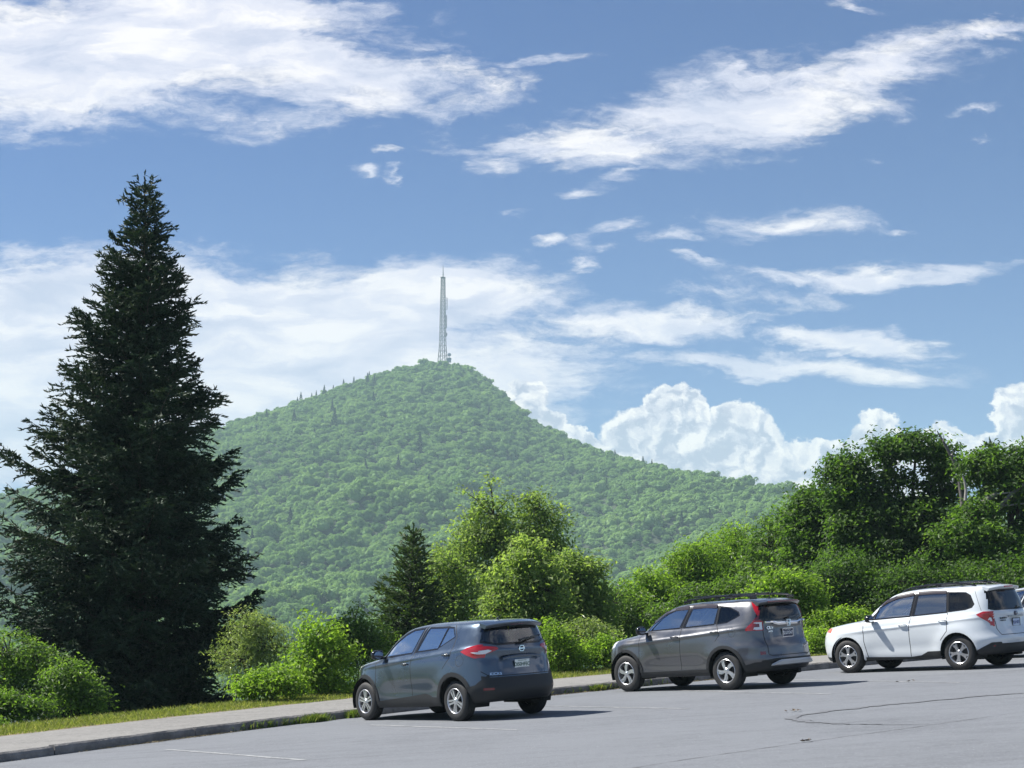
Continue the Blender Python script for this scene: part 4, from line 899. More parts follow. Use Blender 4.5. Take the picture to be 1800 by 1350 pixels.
class Shell:
    def __init__(s, ST, sub=5, M=120, disp=None):
        A = np.array([list(r) for r in ST], float)
        C = [pchip(A[:, k], sub) for k in range(A.shape[1])]
        s.bm = bm = bmesh.new(); nr = len(C[0]); rows = []
        q = np.linspace(0, 1, 900); ts = np.sign(q * 2 - 1) * (1 - (1 - np.abs(q * 2 - 1)) ** 2.2)   # dense at both ends
        for i in range(nr):
            xf, zf, xr, zr, w_, zs, nf, nb, m_ = [c[i] for c in C]
            xm = (xf + xr) / 2; hl = (xf - xr) / 2; xi = -ts   # front -> rear
            n_ = np.where(xi > 0, nf, nb)
            y = w_ * np.clip(1 - np.abs(xi) ** n_, 0, 1) ** (1 / m_)
            x = xm + hl * xi
            z = zs + np.where(xi > 0, zf - zs, zr - zs) * np.abs(xi) ** 1.6
            L = np.concatenate([[0], np.cumsum(np.hypot(np.diff(x), np.diff(y)))]); tt = np.linspace(0, L[-1], M)
            rows.append(np.stack([np.interp(tt, L, x), np.interp(tt, L, y), np.interp(tt, L, z)], 1))
        G = np.array(rows)
        if disp is not None: G = disp(G)
        s.G = G
        vs = []
        for i in range(nr):
            r = [bm.verts.new(p) for p in G[i]]
            l = [r[0]] + [bm.verts.new((p[0], -p[1], p[2])) for p in G[i][1:-1]] + [r[-1]]
            vs.append(r + l[1:-1][::-1])
        n_ = len(vs[0])
        for a, b in zip(vs, vs[1:]):
            for k in range(n_):
                try: bm.faces.new((a[k], b[k], b[(k + 1) % n_], a[(k + 1) % n_]))
                except ValueError: pass
        bmesh.ops.recalc_face_normals(bm, faces=bm.faces)
        # outward check
        f = max(bm.faces, key=lambda f: f.calc_center_median().y)
        if f.normal.y < 0: bmesh.ops.reverse_faces(bm, faces=bm.faces)
        s.lay = bm.faces.layers.int.new('reg'); s.names = {0: 'body'}
    def cand(s, ax):
        o = []
        for f in s.bm.faces:
            n_ = f.normal; c = f.calc_center_median()
            if ax == 'L': ok = c.y > .15 and n_.y > .30 and n_.y >= abs(n_.x) * .8
            elif ax == 'R': ok = c.y < -.15 and n_.y < -.30 and -n_.y >= abs(n_.x) * .8
            elif ax == 'B': ok = c.x < -1. and n_.x < -.25 and abs(n_.y) < abs(n_.x) * 1.25
            elif ax == 'F': ok = c.x > .0 and n_.x > .2 and abs(n_.y) < abs(n_.x) * 1.25
            else: ok = c.x < 1.5 and n_.z > .6
            if ok: o.append(f)
        return o
    def proj(s, ax, p): return (p.x, p.z) if ax in 'LR' else ((p.y, p.z) if ax in 'BF' else (p.x, p.y))
    def cut(s, ax, poly, name, over=None):
        if ax == 'S':
            s.cut('L', poly, name, over); s.cut('R', poly, name, over); return
        if ax == 'BB':
            s.cut('B', poly, name, over); s.cut('B', [(-a, b) for a, b in poly][::-1], name, over); return
        bm = s.bm; X0, X1 = min(p[0] for p in poly), max(p[0] for p in poly); Z0, Z1 = min(p[1] for p in poly), max(p[1] for p in poly)
        def near(fs, a0, a1, b0, b1, e=.002):
            o = []
            for f in fs:
                if not f.is_valid: continue
                P = [s.proj(ax, v.co) for v in f.verts]
                if max(p[0] for p in P) < a0 - e or min(p[0] for p in P) > a1 + e or max(p[1] for p in P) < b0 - e or min(p[1] for p in P) > b1 + e: continue
                o.append(f)
            return o
        base = near(s.cand(ax), X0, X1, Z0, Z1)
        for i in range(len(poly)):
            a, b = poly[i], poly[(i + 1) % len(poly)]
            fs = near(base, min(a[0], b[0]), max(a[0], b[0]), min(a[1], b[1]), max(a[1], b[1]))
            if not fs: continue
            na, nb = (b[1] - a[1]), -(b[0] - a[0])
            if ax in 'LR': co, no = (a[0], 0, a[1]), (na, 0, nb)
            elif ax in 'BF': co, no = (0, a[0], a[1]), (0, na, nb)
            else: co, no = (a[0], a[1], 0), (na, nb, 0)
            geom = list({x for f in fs for x in list(f.edges) + list(f.verts)}) + fs
            r = bmesh.ops.bisect_plane(bm, geom=geom, dist=2e-5, plane_co=co, plane_no=no)
            known = set(base); base += [x for x in r['geom'] if isinstance(x, bmesh.types.BMFace) and x not in known]
            base = [x for x in base if x.is_valid]
        idn = max(s.names) + 1; s.names[idn] = name
        for f in base:
            if f.calc_area() < 1e-9: continue
            if pip(s.proj(ax, f.calc_center_median()), poly) and (over is None or s.names[f[s.lay]] in over): f[s.lay] = idn
    def split(s, spec, parent, mats0, matmap):
        """spec: name -> (part name, material, offset) or None to delete; names in matmap stay on the body"""
        bm = s.bm; bm.normal_update(); parts = {}
        for f in bm.faces:
            nm = s.names[f[s.lay]]; key = 0 if nm in matmap else f[s.lay]
            parts.setdefault(key, []).append(f)
        objs = {}
        for key, fs in parts.items():
            nm = s.names[key]
            if key != 0 and nm in spec and spec[nm] is None: continue
            part, m_, off = ('body_shell', None, 0) if key == 0 else spec[nm]
            idx = {}; V = []; N = []; F = []; MI = []
            for f in fs:
                r = []
                for v in f.verts:
                    if v.index not in idx: pass
                for v in f.verts:
                    if v not in idx: idx[v] = len(V); V.append(v.co + v.normal * off); N.append(v.normal.copy())
                    r.append(idx[v])
                F.append(r); MI.append(matmap.get(s.names[f[s.lay]], 0) if key == 0 else 0)
            if off > 0:   # side walls down to the body
                fset = set(fs); low = {}
                for f in fs:
                    vv = list(f.verts)
                    for i_, v in enumerate(vv):
                        w_ = vv[(i_ + 1) % len(vv)]
                        e = next(e for e in v.link_edges if w_ in e.verts)
                        if sum(1 for g in e.link_faces if g in fset) == 1:
                            q = []
                            for x in (v, w_):
                                V.append(x.co + x.normal * off); N.append(f.normal); V.append(x.co - x.normal * .004); N.append(f.normal)
                            k = len(V) - 4; F.append([k + 2, k, k + 1, k + 3]); MI.append(0)
            me = bpy.data.meshes.new(part); me.from_pydata([tuple(v) for v in V], [], F)
            for x in (mats0 if key == 0 else [m_]): me.materials.append(x)
            me.polygons.foreach_set('material_index', MI); me.polygons.foreach_set('use_smooth', [True] * len(F)); me.update()
            try: me.normals_split_custom_set_from_vertices([tuple(n_) for n_ in N])
            except Exception: pass
            o = link(bpy.data.objects.new(part, me)); o.parent = parent; objs.setdefault(nm, []).append(o)
        return objs

BLACK = lambda: pmat('textured_black_plastic', (.018, .019, .021), .55, spec=.4, bump=(400, .15, .001))
TRIM = lambda: pmat('gloss_black_trim', (.012, .012, .014), .18)
RUB = lambda: pmat('tyre_rubber', (.016, .016, .017), .72, bump=(60, .3, .003), var=(8, .25))
ALLOY = lambda: pmat('silver_alloy', (.62, .63, .65), .28, metal=.85, coat=.4)
DARKM = lambda: pmat('dark_metal', (.05, .05, .055), .5, metal=.6)
CHROME = lambda: pmat('chrome', (.82, .83, .85), .08, metal=1)
REDL = lambda: pmat('red_lens', (.42, .006, .012), .08, coat=1)
REDD = lambda: pmat('dark_red_lens', (.16, .004, .012), .08, coat=1)
CLEARL = lambda: pmat('clear_lens', (.75, .76, .78), .12, coat=1)
AMBER = lambda: pmat('amber_lens', (.70, .12, .04), .12, coat=1)
INTER = lambda: pmat('interior_cloth', (.022, .022, .025), .8)

def wheel(parent, kind, x, ysign, hy, tr, rim_r):
    wz = tr
    W_ = empty('wheel', (x, ysign * hy, wz)); W_.parent = parent
    f = (lambda a, b, h: (a, ysign * h, b))
    tw = .215
    bm = bmesh.new()
    prof = [(rim_r - .004, -.012), (rim_r + .012, -.004), (rim_r + .045, -.001), (tr - .045, -.006), (tr - .018, -.020), (tr - .004, -.040)]
    for k in range(4):
        y0 = -.046 - k * .035; prof += [(tr, y0), (tr, y0 - .022), (tr - .009, y0 - .025), (tr - .009, y0 - .033)]
    prof += [(tr - .004, -.19), (tr - .03, -.208), (rim_r, -.212), (rim_r - .012, -.18), (rim_r - .012, -.02), (rim_r - .004, -.012)]
    add_lathe(bm, prof, 56, f); bmesh.ops.recalc_face_normals(bm, faces=bm.faces)
    t_ = obj_bm('tyre', bm, RUB(), W_, True)
    bm = bmesh.new()
    add_lathe(bm, [(rim_r + .003, -.006), (rim_r - .004, -.001), (rim_r - .014, -.008), (rim_r - .020, -.030), (rim_r - .030, -.14), (rim_r - .03, -.17)], 48, f)
    def sp(poly, y0, y1): add_prism(bm, poly, y0, y1, f)
    def rot(poly, a): c, s_ = math.cos(a), math.sin(a); return [(c * p - s_ * q, s_ * p + c * q) for p, q in poly]
    for k in range(5):
        a = 2 * math.pi * k / 5 + (.3 if x > 0 else 1.1)
        if kind == 'double':
            for sgn in (-1, 1):
                sp(rot([(.03, sgn * .004), (.03, sgn * .030), (rim_r - .012, sgn * .047), (rim_r - .012, sgn * .012)], a), -.045, -.016)
        elif kind == 'swirl':
            sp(rot([(.03, -.028), (.04, .018), (rim_r * .66, .040), (rim_r - .010, .075), (rim_r - .004, .040), (rim_r * .70, -.002)], a), -.045, -.012)
            sp(rot([(.04, -.03), (.03, .005), (rim_r * .62, -.006), (rim_r - .010, .022), (rim_r - .004, -.015), (rim_r * .6, -.040)], a), -.045, -.018)
        else:
            sp(rot([(.03, -.026), (.03, .026), (rim_r * .55, .032), (rim_r - .006, .066), (rim_r - .006, .040), (rim_r * .80, .012), (rim_r * .80, -.012), (rim_r - .006, -.040), (rim_r - .006, -.066), (rim_r * .55, -.032)], a), -.045, -.014)
    add_lathe(bm, [(.062, -.05), (.060, -.020), (.050, -.012), (.034, -.010), (.030, -.006), (.001, -.005)], 20, f)
    bmesh.ops.recalc_face_normals(bm, faces=bm.faces)
    obj_bm('rim', bm, ALLOY(), W_)
    bm = bmesh.new(); add_lathe(bm, [(rim_r - .028, -.165), (.15, -.10), (.15, -.085), (.001, -.085)], 32, f)
    bmesh.ops.recalc_face_normals(bm, faces=bm.faces); obj_bm('brake_disc', bm, DARKM(), W_)
    return W_

def seats(parent, zf=.55, xs=(.25,), rear=-.72, m_=None):
    m_ = m_ or INTER()
    for y in (-.36, .36):
        s_ = empty('seat', (xs[0], y, zf)); s_.parent = parent
        bm = bmesh.new(); add_box(bm, (0, 0, 0), (.5, .48, .16), bev=.04); obj_bm('seat_cushion', bm, m_, s_)
        bm = bmesh.new(); add_box(bm, (-.30, 0, .36), (.14, .46, .62), Matrix.Rotation(R(-14), 4, 'Y'), bev=.05); obj_bm('backrest', bm, m_, s_)
        bm = bmesh.new(); add_box(bm, (-.43, 0, .78), (.09, .26, .18), Matrix.Rotation(R(-8), 4, 'Y'), bev=.04)
        for q in (-.05, .05): add_tube(bm, [(-.40, q, .62), (-.43, q, .74)], .008, 6)
        obj_bm('headrest', bm, m_, s_)
    s_ = empty('seat', (rear, 0, zf)); s_.parent = parent
    bm = bmesh.new(); add_box(bm, (0, 0, 0), (.46, 1.2, .16), bev=.04); obj_bm('seat_cushion', bm, m_, s_)
    bm = bmesh.new(); add_box(bm, (-.30, 0, .32), (.14, 1.2, .56), Matrix.Rotation(R(-16), 4, 'Y'), bev=.05); obj_bm('backrest', bm, m_, s_)
    for y in (-.38, .38):
        bm = bmesh.new(); add_box(bm, (-.42, y, .68), (.09, .25, .16), bev=.04); obj_bm('headrest', bm, m_, s_)
    bm = bmesh.new()
    add_box(bm, (1.0, 0, .88), (.5, 1.3, .30), bev=.07); obj_bm('dashboard', bm, m_, parent)
    bm = bmesh.new(); c = Vector((.66, .36, .98)); n_ = 24
    ring = [c + Vector((math.sin(2 * math.pi * k / n_) * .18 * .35, math.cos(2 * math.pi * k / n_) * .18, math.sin(2 * math.pi * k / n_) * .18 * .93)) for k in range(n_ + 1)]
    add_tube(bm, ring, .014, 6, cap=False); add_box(bm, c, (.04, .3, .05), bev=.01); add_tube(bm, [c, c + Vector((.3, 0, -.1))], .025, 6)
    obj_bm('steering_wheel', bm, m_, parent)

def plate(parent, x, y, z, tiltdeg, base, ink, txt, top=None, bot=None, frame=None):
    M = Matrix.Translation((x, y, z)) @ Matrix.Rotation(R(-tiltdeg), 4, 'Y') @ Matrix.Rotation(R(-90), 4, 'Z') @ Matrix.Rotation(R(90), 4, 'X')
    p = empty('licence_plate'); p.parent = parent
    bm = bmesh.new(); add_box(bm, (0, 0, 0), (.305, .155, .006), bev=.002)
    for v in bm.verts: v.co = M @ v.co
    obj_bm('plate_panel', bm, base, p)
    T = lambda s_, sz, yy, b=False, xx=0, m_=ink, sx=1: text_obj('lettering', s_, sz, m_, p, M @ Matrix.Translation((xx, yy, .0045)), .0008, b, sx)
    T(txt, .085, -.005, True, sx=.86)
    if top: T(top, .022, .058)
    if bot: T(bot, .020, -.062)
    if frame:
        bm = bmesh.new()
        for cx, cy, sx_, sy_ in ((0, .078, .32, .012), (0, -.078, .32, .012), (.156, 0, .012, .168), (-.156, 0, .012, .168)):
            add_box(bm, (cx, cy, .003), (sx_, sy_, .012), bev=.002)
        for v in bm.verts: v.co = M @ v.co
        obj_bm('plate_frame', bm, frame, p)
    return M

def sx_at(sh, y, z):
    """rear surface x near (y,z)"""
    best = None
    for f in sh.bm.faces:
        c = f.calc_center_median()
        if c.x > -1.2 or f.normal.x > -.2: continue
        d = (c.y - y) ** 2 + (c.z - z) ** 2
        if best is None or d < best[0]: best = (d, c.x, f.normal.copy(), c.z)
    return best[1], best[2]
def sy_at(sh, x, z):
    best = None
    for f in sh.bm.faces:
        c = f.calc_center_median()
        if c.y < .2 or f.normal.y < .3: continue
        d = (c.x - x) ** 2 + (c.z - z) ** 2
        if best is None or d < best[0]: best = (d, c.y)
    return best[1]

def build_car(name, P, paint, M):
    root = empty(name, mat=M)
    WB = P['wb']; TR = P['tr']; W2 = P['w2']
    ax_ = WB / 2
    def disp(G):
        x, y, z = G[..., 0].copy(), G[..., 1].copy(), G[..., 2].copy()
        side = np.clip(y / (W2 * .9), 0, 1) ** 6
        for cx in (ax_, -ax_):     # swollen fenders round the wheels
            r = np.hypot(x - cx, (z - TR) * 1.0)
            y += side * P.get('flare', .022) * np.exp(-((r - .42) / .16) ** 2) * (z < .98)
        # waist crease and sill scallop along the doors
        door = np.exp(-((x + .1) / 1.0) ** 4)
        zc = P['crease'][0] + P['crease'][1] * (-x)
        y += side * (.018 * np.exp(-((z - zc) / .028) ** 2)) * np.exp(-((x + .1) / 1.7) ** 6)
        y -= side * door * .020 * np.exp(-((z - .50) / .13) ** 2)
        # number plate recess on the tailgate
        ry, rz0, rz1 = P['recess']
        rr = 1 / (1 + np.exp((np.abs(y) - ry) / .02)) / (1 + np.exp(-(z - rz0) / .015)) / (1 + np.exp((z - rz1) / .012))
        x += np.where(x < -1.6, rr * .035, 0)
        for (zz, dx, wd) in P.get('rearbands', []):
            x -= np.where((x < -1.5), dx * np.exp(-((z - zz) / wd) ** 2), 0)
        return np.stack([x, y, z], -1)
    sh = Shell(P['st'], disp=disp)
    hole = {}
    for ax, poly, nm in P['regions']: sh.cut(ax, poly, nm)
    # pre-compute anchors
    anch = {k: sx_at(sh, *v) for k, v in P.get('anch', {}).items()}
    anchy = {k: sy_at(sh, *v) for k, v in P.get('anchy', {}).items()}
    matmap = {'body': 0, 'trim': 1, 'seam': 2, 'dark': 1, 'gatepaint': 0}
    tgl = P['glass']
    spec = {'hole': None, 'door': ('door', paint, 0), 'cladding': ('wheel_arch_trim', BLACK(), .014), 'rocker': ('sill_trim', P.get('rockmat', BLACK()), .010),
            'bumper': ('bumper', BLACK(), .010), 'window': ('side_window', tgl[0], -.006), 'pwindow': ('side_window', tgl[1], -.006),
            'rwindow': ('rear_window', tgl[2], -.005), 'wshield': ('windscreen', tgl[0], -.005), 'tail': ('tail_light', REDL(), .008), 'taild': ('tail_light_lens', REDD(), .009),
            'tailw': ('reversing_light', CLEARL(), .010), 'refl': ('reflector', REDD(), .004), 'head': ('headlight', CLEARL(), .004), 'amber': ('turn_signal', AMBER(), .006),
            'skid': ('skid_plate', pmat('silver_plastic', (.42, .43, .44), .35, metal=.5), .022), 'fuel': ('fuel_door', paint, 0), 'grille': ('grille', BLACK(), .004)}
    seam_m = pmat('panel_gap', (.006, .006, .007), .8)
    lin_src = [([v.co.copy() for v in f.verts], [v.normal.copy() for v in f.verts]) for f in sh.bm.faces
               if sh.names[f[sh.lay]] in ('body', 'door', 'trim', 'seam') and f.calc_center_median().z > .62]
    objs = sh.split(spec, root, [paint, TRIM(), seam_m], matmap)
    # lining inside the cabin
    V = []; F = []
    for vs, ns in lin_src:
        k = len(V); V += [tuple(a - b * .035) for a, b in zip(vs, ns)]; F.append(list(range(k, k + len(vs)))[::-1])
    me = bpy.data.meshes.new('interior_lining'); me.from_pydata(V, [], F); me.materials.append(pmat('headlining', P.get('lining', (.05, .05, .055)), .9)); 
    link(bpy.data.objects.new('interior_lining', me)).parent = root
    bm = bmesh.new(); add_box(bm, (0, 0, .40), (WB + .75, 1.24, .22), bev=.05); add_box(bm, (0, 0, .36), (WB - .95, W2 * 1.88, .14), bev=.03)
    add_tube(bm, [(-1.0, -.45, .26), (-1.9, -.5, .26), (P['tailx'] + .30, -.5, .27)], .035, 10)
    for x in (ax_, -ax_): add_tube(bm, [(x, -.65, TR), (x, .65, TR)], .045, 8)
    obj_bm('underbody', bm, pmat('underbody', (.012, .012, .012), .8), root)
    # wheel wells
    for x in (ax_, -ax_):
        for sg in (1, -1):
            bm = bmesh.new(); r = P['hole'] + .012; pts = [(x + r * math.cos(a), TR + .02 + r * math.sin(a)) for a in np.linspace(-.35, math.pi + .35, 26)]
            A = [bm.verts.new((p[0], sg * (W2 - .02), p[1])) for p in pts]; B = [bm.verts.new((p[0], sg * .45, p[1])) for p in pts]
            for i in range(25): bm.faces.new((A[i], A[i + 1], B[i + 1], B[i]))
            bm.faces.new(B); obj_bm('wheel_well', bm, pmat('wheel_well', (.010, .010, .010), .9), root)
            wheel(root, P['rim'], x, sg, P['hy'], TR, P['rimr'])
    seats(root, P.get('seatz', .55))
    # bars that carry the side glass and door handles
    for i, (hx, hz, hw) in enumerate(P['handles']):
        for sg in (1, -1):
            y0 = anchy['h%d' % i]
            bm = bmesh.new()
            add_tube(bm, [(hx + hw / 2, sg * (y0 + .002), hz), (hx + hw / 2 - .02, sg * (y0 + .028), hz + .004), (hx, sg * (y0 + .034), hz + .006), (hx - hw / 2 + .02, sg * (y0 + .028), hz + .004), (hx - hw / 2, sg * (y0 + .002), hz)], [.010, .014, .015, .014, .010], 8)
            h_ = obj_bm('door_handle', bm, P.get('handlemat') or paint, root, True)
            bm = bmesh.new(); add_lathe(bm, [(1, -.004), (.9, .002), (.001, .003)], 18, lambda p, q, h, sg=sg: (hx + p * .062, sg * (y0 + h), hz + q * .030 - .004))
            c_ = obj_bm('handle_cup', bm, pmat('handle_cup', (.03, .03, .034), .35), root, True)
            ds = [d for d in objs.get('door', []) if (d.data.vertices[0].co.y > 0) == (sg > 0)]
            if ds:
                def cx_(d): return sum(v.co.x for v in d.data.vertices) / len(d.data.vertices)
                d = min(ds, key=lambda d: abs(cx_(d) - hx - .35)); h_.parent = d; c_.parent = d
    # side windows belong to their door where one frames them
    for wd in objs.get('window', []) + objs.get('pwindow', []):
        vx = [v.co.x for v in wd.data.vertices]; vy = wd.data.vertices[0].co.y
        for d in objs.get('door', []):
            dx = [v.co.x for v in d.data.vertices]
            if (d.data.vertices[0].co.y > 0) == (vy > 0) and min(dx) - .05 < min(vx) and max(vx) < max(dx) + .12: wd.parent = d; break
    # mirrors
    mx, mz = P['mirror']
    for sg in (1, -1):
        bm = bmesh.new(); c = Vector((mx, sg * (W2 + .09), mz))
        r = bmesh.ops.create_uvsphere(bm, u_segments=20, v_segments=12, radius=1)
        for v in bm.verts:
            q = v.co.copy(); e = 2 / 3.2
            q = Vector([math.copysign(abs(t) ** e, t) for t in q])
            v.co = c + Vector((q.x * (.085 if q.x > 0 else .035), sg * q.y * .115, q.z * .078 * (1 - .12 * q.y)))
        add_box(bm, (mx + .03, sg * (W2 - .03), mz - .055), (.07, .16, .035), bev=.01)
        mo = obj_bm('door_mirror', bm, P.get('mirrormat', TRIM()), root, True)
        bm = bmesh.new(); add_lathe(bm, [(1, 0), (.001, .001)], 20, lambda p, q, h: (mx - .037 - h, sg * (W2 + .09) + p * .095, mz + q * .06))
        obj_bm('mirror_glass', bm, pmat('mirror_glass', (.7, .72, .75), .03, metal=1), mo)
    return root, objs, anch, sh
def car_matrix(x, y, yaw, dz=0):
    n_ = Vector((-SLOPE, 0, 1)).normalized(); h = Vector((math.cos(yaw), math.sin(yaw), 0)); h = (h - n_ * h.dot(n_)).normalized(); l = n_.cross(h)
    o = Vector((x, y, SLOPE * x + dz)) 
    return Matrix(((h.x, l.x, n_.x, o.x), (h.y, l.y, n_.y, o.y), (h.z, l.z, n_.z, o.z), (0, 0, 0, 1)))
def seam(ax, pts, w_=.015): return [(ax, q, 'seam') for q in strip(pts, w_)]
def mir(poly): return [(-a, b) for a, b in poly][::-1]

# ---------------------------------------------------------------- dark grey small crossover
GL_T = glassmat('cabin_glass', (.58, .66, .68), 1.75, boost=5.0)
GL_R = glassmat('clear_rear_glass', (.78, .84, .86), 1.6, boost=2.0)
GL_P = glassmat('privacy_glass', (.10, .11, .13), 1.75, boost=3.2)
GL_PB = glassmat('rear_privacy_glass', (.05, .055, .08), 1.5, boost=1.2)
paint1 = pmat('dark_grey_metallic_paint', (.078, .105, .142), .30, metal=.75, coat=1, flake=.25)
fgl = [(.74, 1.085), (.62, 1.18), (.44, 1.295), (.22, 1.405), (.02, 1.468), (-.27, 1.49), (-.07, 1.135)]
rgl = [(-.42, 1.49), (-.93, 1.485), (-.79, 1.185), (-.22, 1.150)]
qgl = [(-.965, 1.485), (-1.10, 1.475), (-1.19, 1.345), (-.825, 1.20)]
ARK = .33
KICK = dict(wb=2.62, tr=.328, w2=.88, hole=.385, hy=.872, rim='double', rimr=.205, tailx=-2.14, crease=(1.02, .085), recess=(.44, .77, 1.00), flare=.026,
    rearbands=[(1.12, .015, .05), (.50, .03, .10)], glass=(GL_T, GL_T, GL_R), lining=(.035, .035, .04),
    st=[(1.80, .24, -1.85, .34, .70, .24, 4, 7, 2.4), (2.00, .20, -2.06, .31, .81, .235, 4, 8, 2.4), (2.10, .40, -2.14, .46, .868, .38, 4, 8, 2.5), (2.11, .60, -2.125, .66, .880, .60, 4, 8, 2.6),
        (2.06, .80, -2.08, .88, .880, .82, 4, 8, 2.6), (1.96, .92, -2.045, 1.0, .872, .95, 4, 8, 2.6), (1.55, 1.01, -2.03, 1.12, .850, 1.02, 4, 8, 2.6),
        (1.18, 1.055, -2.00, 1.19, .822, 1.075, 6, 8, 2.8), (1.02, 1.09, -1.985, 1.22, .800, 1.11, 9, 8, 3.2), (.64, 1.33, -1.925, 1.37, .715, 1.315, 12, 9, 3.6),
        (.34, 1.475, -1.87, 1.49, .645, 1.47, 12, 9, 3.6), (.14, 1.525, -1.86, 1.535, .585, 1.53, 9, 9, 3.2), (-.2, 1.565, -1.6, 1.57, .45, 1.57, 5, 6, 2.4), (-.55, 1.58, -1.2, 1.585, .02, 1.59, 4, 4, 2)],
    regions=[('S', [(.93, 1.09), (.93, .33), (-.12, .30), (-.11, .92), (-.155, 1.14), (-.34, 1.535), (.0, 1.52), (.30, 1.42), (.62, 1.24), (.80, 1.10)], 'door'),
             ('S', [(-.12, .30), (-.11, .92), (-.155, 1.14), (-.34, 1.535), (-1.13, 1.52), (-1.26, 1.345), (-1.20, 1.02), (-1.02, .84), (-.87, .66), (-.84, .30)], 'door')]
        + [('S', rnd(circle(sx * 1.31, .34, .455), 0), 'cladding') for sx in (1, -1)]
        + [('S', [(.93, .12), (.93, .33), (.72, .345), (-.13, .415), (-.50, .455), (-.62, .43), (-.70, .395), (-.92, .39), (-.92, .12)], 'rocker'),
           ('S', [(-1.66, .12), (-1.66, .54), (-1.80, .575), (-1.97, .735), (-2.4, .755), (-2.4, .12)], 'bumper'),
           ('B', [(1.1, .755), (.86, .75), (.62, .682), (-.62, .682), (-.86, .75), (-1.1, .755), (-1.1, .1), (1.1, .1)], 'bumper'),
           ('S', [(1.62, .10), (1.66, .58), (1.80, .64), (2.4, .60), (2.4, .1)], 'bumper'), ('F', [(-1, .1), (-1, .60), (1, .60), (1, .1)], 'bumper'),
           ('F', [(-.55, .62), (-.62, .84), (.62, .84), (.55, .62)], 'grille'), ('BB', [(.80, .52), (.80, .48), (.60, .48), (.60, .52)], 'refl'),
           ('S', [(1.70, .86), (1.66, .97), (1.88, .95), (2.2, .88), (2.2, .78), (1.95, .78)], 'head')]
        + [('S', circle(sx * 1.31, .34, .385), 'hole') for sx in (1, -1)]
        + [('S', grow(fgl, .028), 'trim'), ('S', grow(rgl, .026), 'trim'), ('S', grow(qgl, .022), 'trim'), ('S', [(-.33, 1.515), (-.38, 1.515), (-.20, 1.13), (-.13, 1.12)], 'trim'),
           ('S', [(.90, 1.075), (.98, 1.05), (.80, 1.04), (.10, 1.095), (.10, 1.115), (.74, 1.06)], 'trim')]
        + [('S', fgl, 'window'), ('S', rgl, 'pwindow'), ('S', qgl, 'pwindow'), ('S', circle(-1.47, .97, .085, 20), 'fuel'),
           ('B', grow([(.58, 1.475), (-.58, 1.475), (-.80, 1.33), (-.76, 1.285), (-.44, 1.215), (.44, 1.215), (.76, 1.285), (.80, 1.33)], .035), 'trim'),
           ('B', [(.58, 1.475), (-.58, 1.475), (-.80, 1.33), (-.76, 1.285), (-.44, 1.215), (.44, 1.215), (.76, 1.285), (.80, 1.33)], 'rwindow'),
           ('F', [(.60, 1.46), (.74, 1.12), (-.74, 1.12), (-.60, 1.46)], 'wshield'),
           ('S', [(-1.48, 1.115), (-1.62, 1.165), (-1.80, 1.205), (-2.4, 1.19), (-2.4, 1.02), (-1.76, 1.00)], 'tail'),
           ('BB', [(1.1, 1.22), (.74, 1.195), (.46, 1.155), (.44, 1.125), (.66, 1.055), (1.1, 1.01)], 'tail'),
           ('BB', [(.86, 1.055), (.84, 1.10), (.60, 1.125), (.55, 1.105), (.64, 1.065)], 'tailw'),
           ('S', [(-1.70, 1.095), (-1.80, 1.065), (-2.4, 1.035), (-2.4, 1.085), (-1.9, 1.10)], 'tailw')]
        + seam('S', [(.93, 1.07), (.935, .33)]) + seam('S', [(-.345, 1.54), (-.16, 1.14), (-.112, .92), (-.122, .42)]) + seam('S', [(-1.13, 1.52), (-1.26, 1.345), (-1.20, 1.02), (-1.03, .85)])
        + seam('B', [(.86, 1.0), (.86, .90), (.64, .705), (-.64, .705), (-.86, .90), (-.86, 1.0)], .012) + seam('S', circle(-1.47, .97, .088, 20) + [(-1.382, .97)], .006)
        + seam('S', [(1.78, .985), (1.30, 1.035), (.93, 1.07)], .010),
    handles=[(.05, .945, .19), (-1.10, 1.075, .19)], handlemat=None, anchy={'h0': (.05, .945), 'h1': (-1.10, 1.075)}, mirror=(.70, 1.12),
    anch={'plate': (0, .87), 'emb': (0, 1.12), 'txt': (.55, .74), 'wiper': (0, 1.25), 'handle': (0, 1.02)})
KICK['handlemat'] = pmat('handle_grey', (.05, .06, .07), .3, metal=.5, coat=1)
car1, o1, an, sh1 = build_car('parked_car', KICK, paint1, car_matrix(-1.06, 29.88, 2.25))
tag(car1, 'dark grey compact crossover without roof rails, the car parked nearest the camera', 'car', 'cars parked along the kerb')
def facer(x, y, z, tilt):   # text/plates face rearwards: local X -> -Y world-car, local Y -> up, local Z -> -X
    return Matrix.Translation((x, y, z)) @ Matrix.Rotation(R(-tilt), 4, 'Y') @ Matrix.Rotation(R(-90), 4, 'Z') @ Matrix.Rotation(R(90), 4, 'X')
WHITE_PL = pmat('plate_white', (.75, .80, .76), .35); INK = pmat('plate_ink', (.02, .08, .045), .4); WINK = pmat('white_ink', (.8, .8, .8), .4)
plate(car1, an['plate'][0] - .015, 0.02, .865, 6, WHITE_PL, INK, 'DI50HFEC', 'MYFLORIDA.COM', 'SUNSHINE STATE')
def onsurf(a, y, z, off=.012):
    n_ = a[1].normalized(); up = (Vector((0, 0, 1)) - n_ * n_.z).normalized(); xx = up.cross(n_); o_ = Vector((a[0], y, z)) + n_ * off
    return Matrix(((xx.x, up.x, n_.x, o_.x), (xx.y, up.y, n_.y, o_.y), (xx.z, up.z, n_.z, o_.z), (0, 0, 0, 1)))
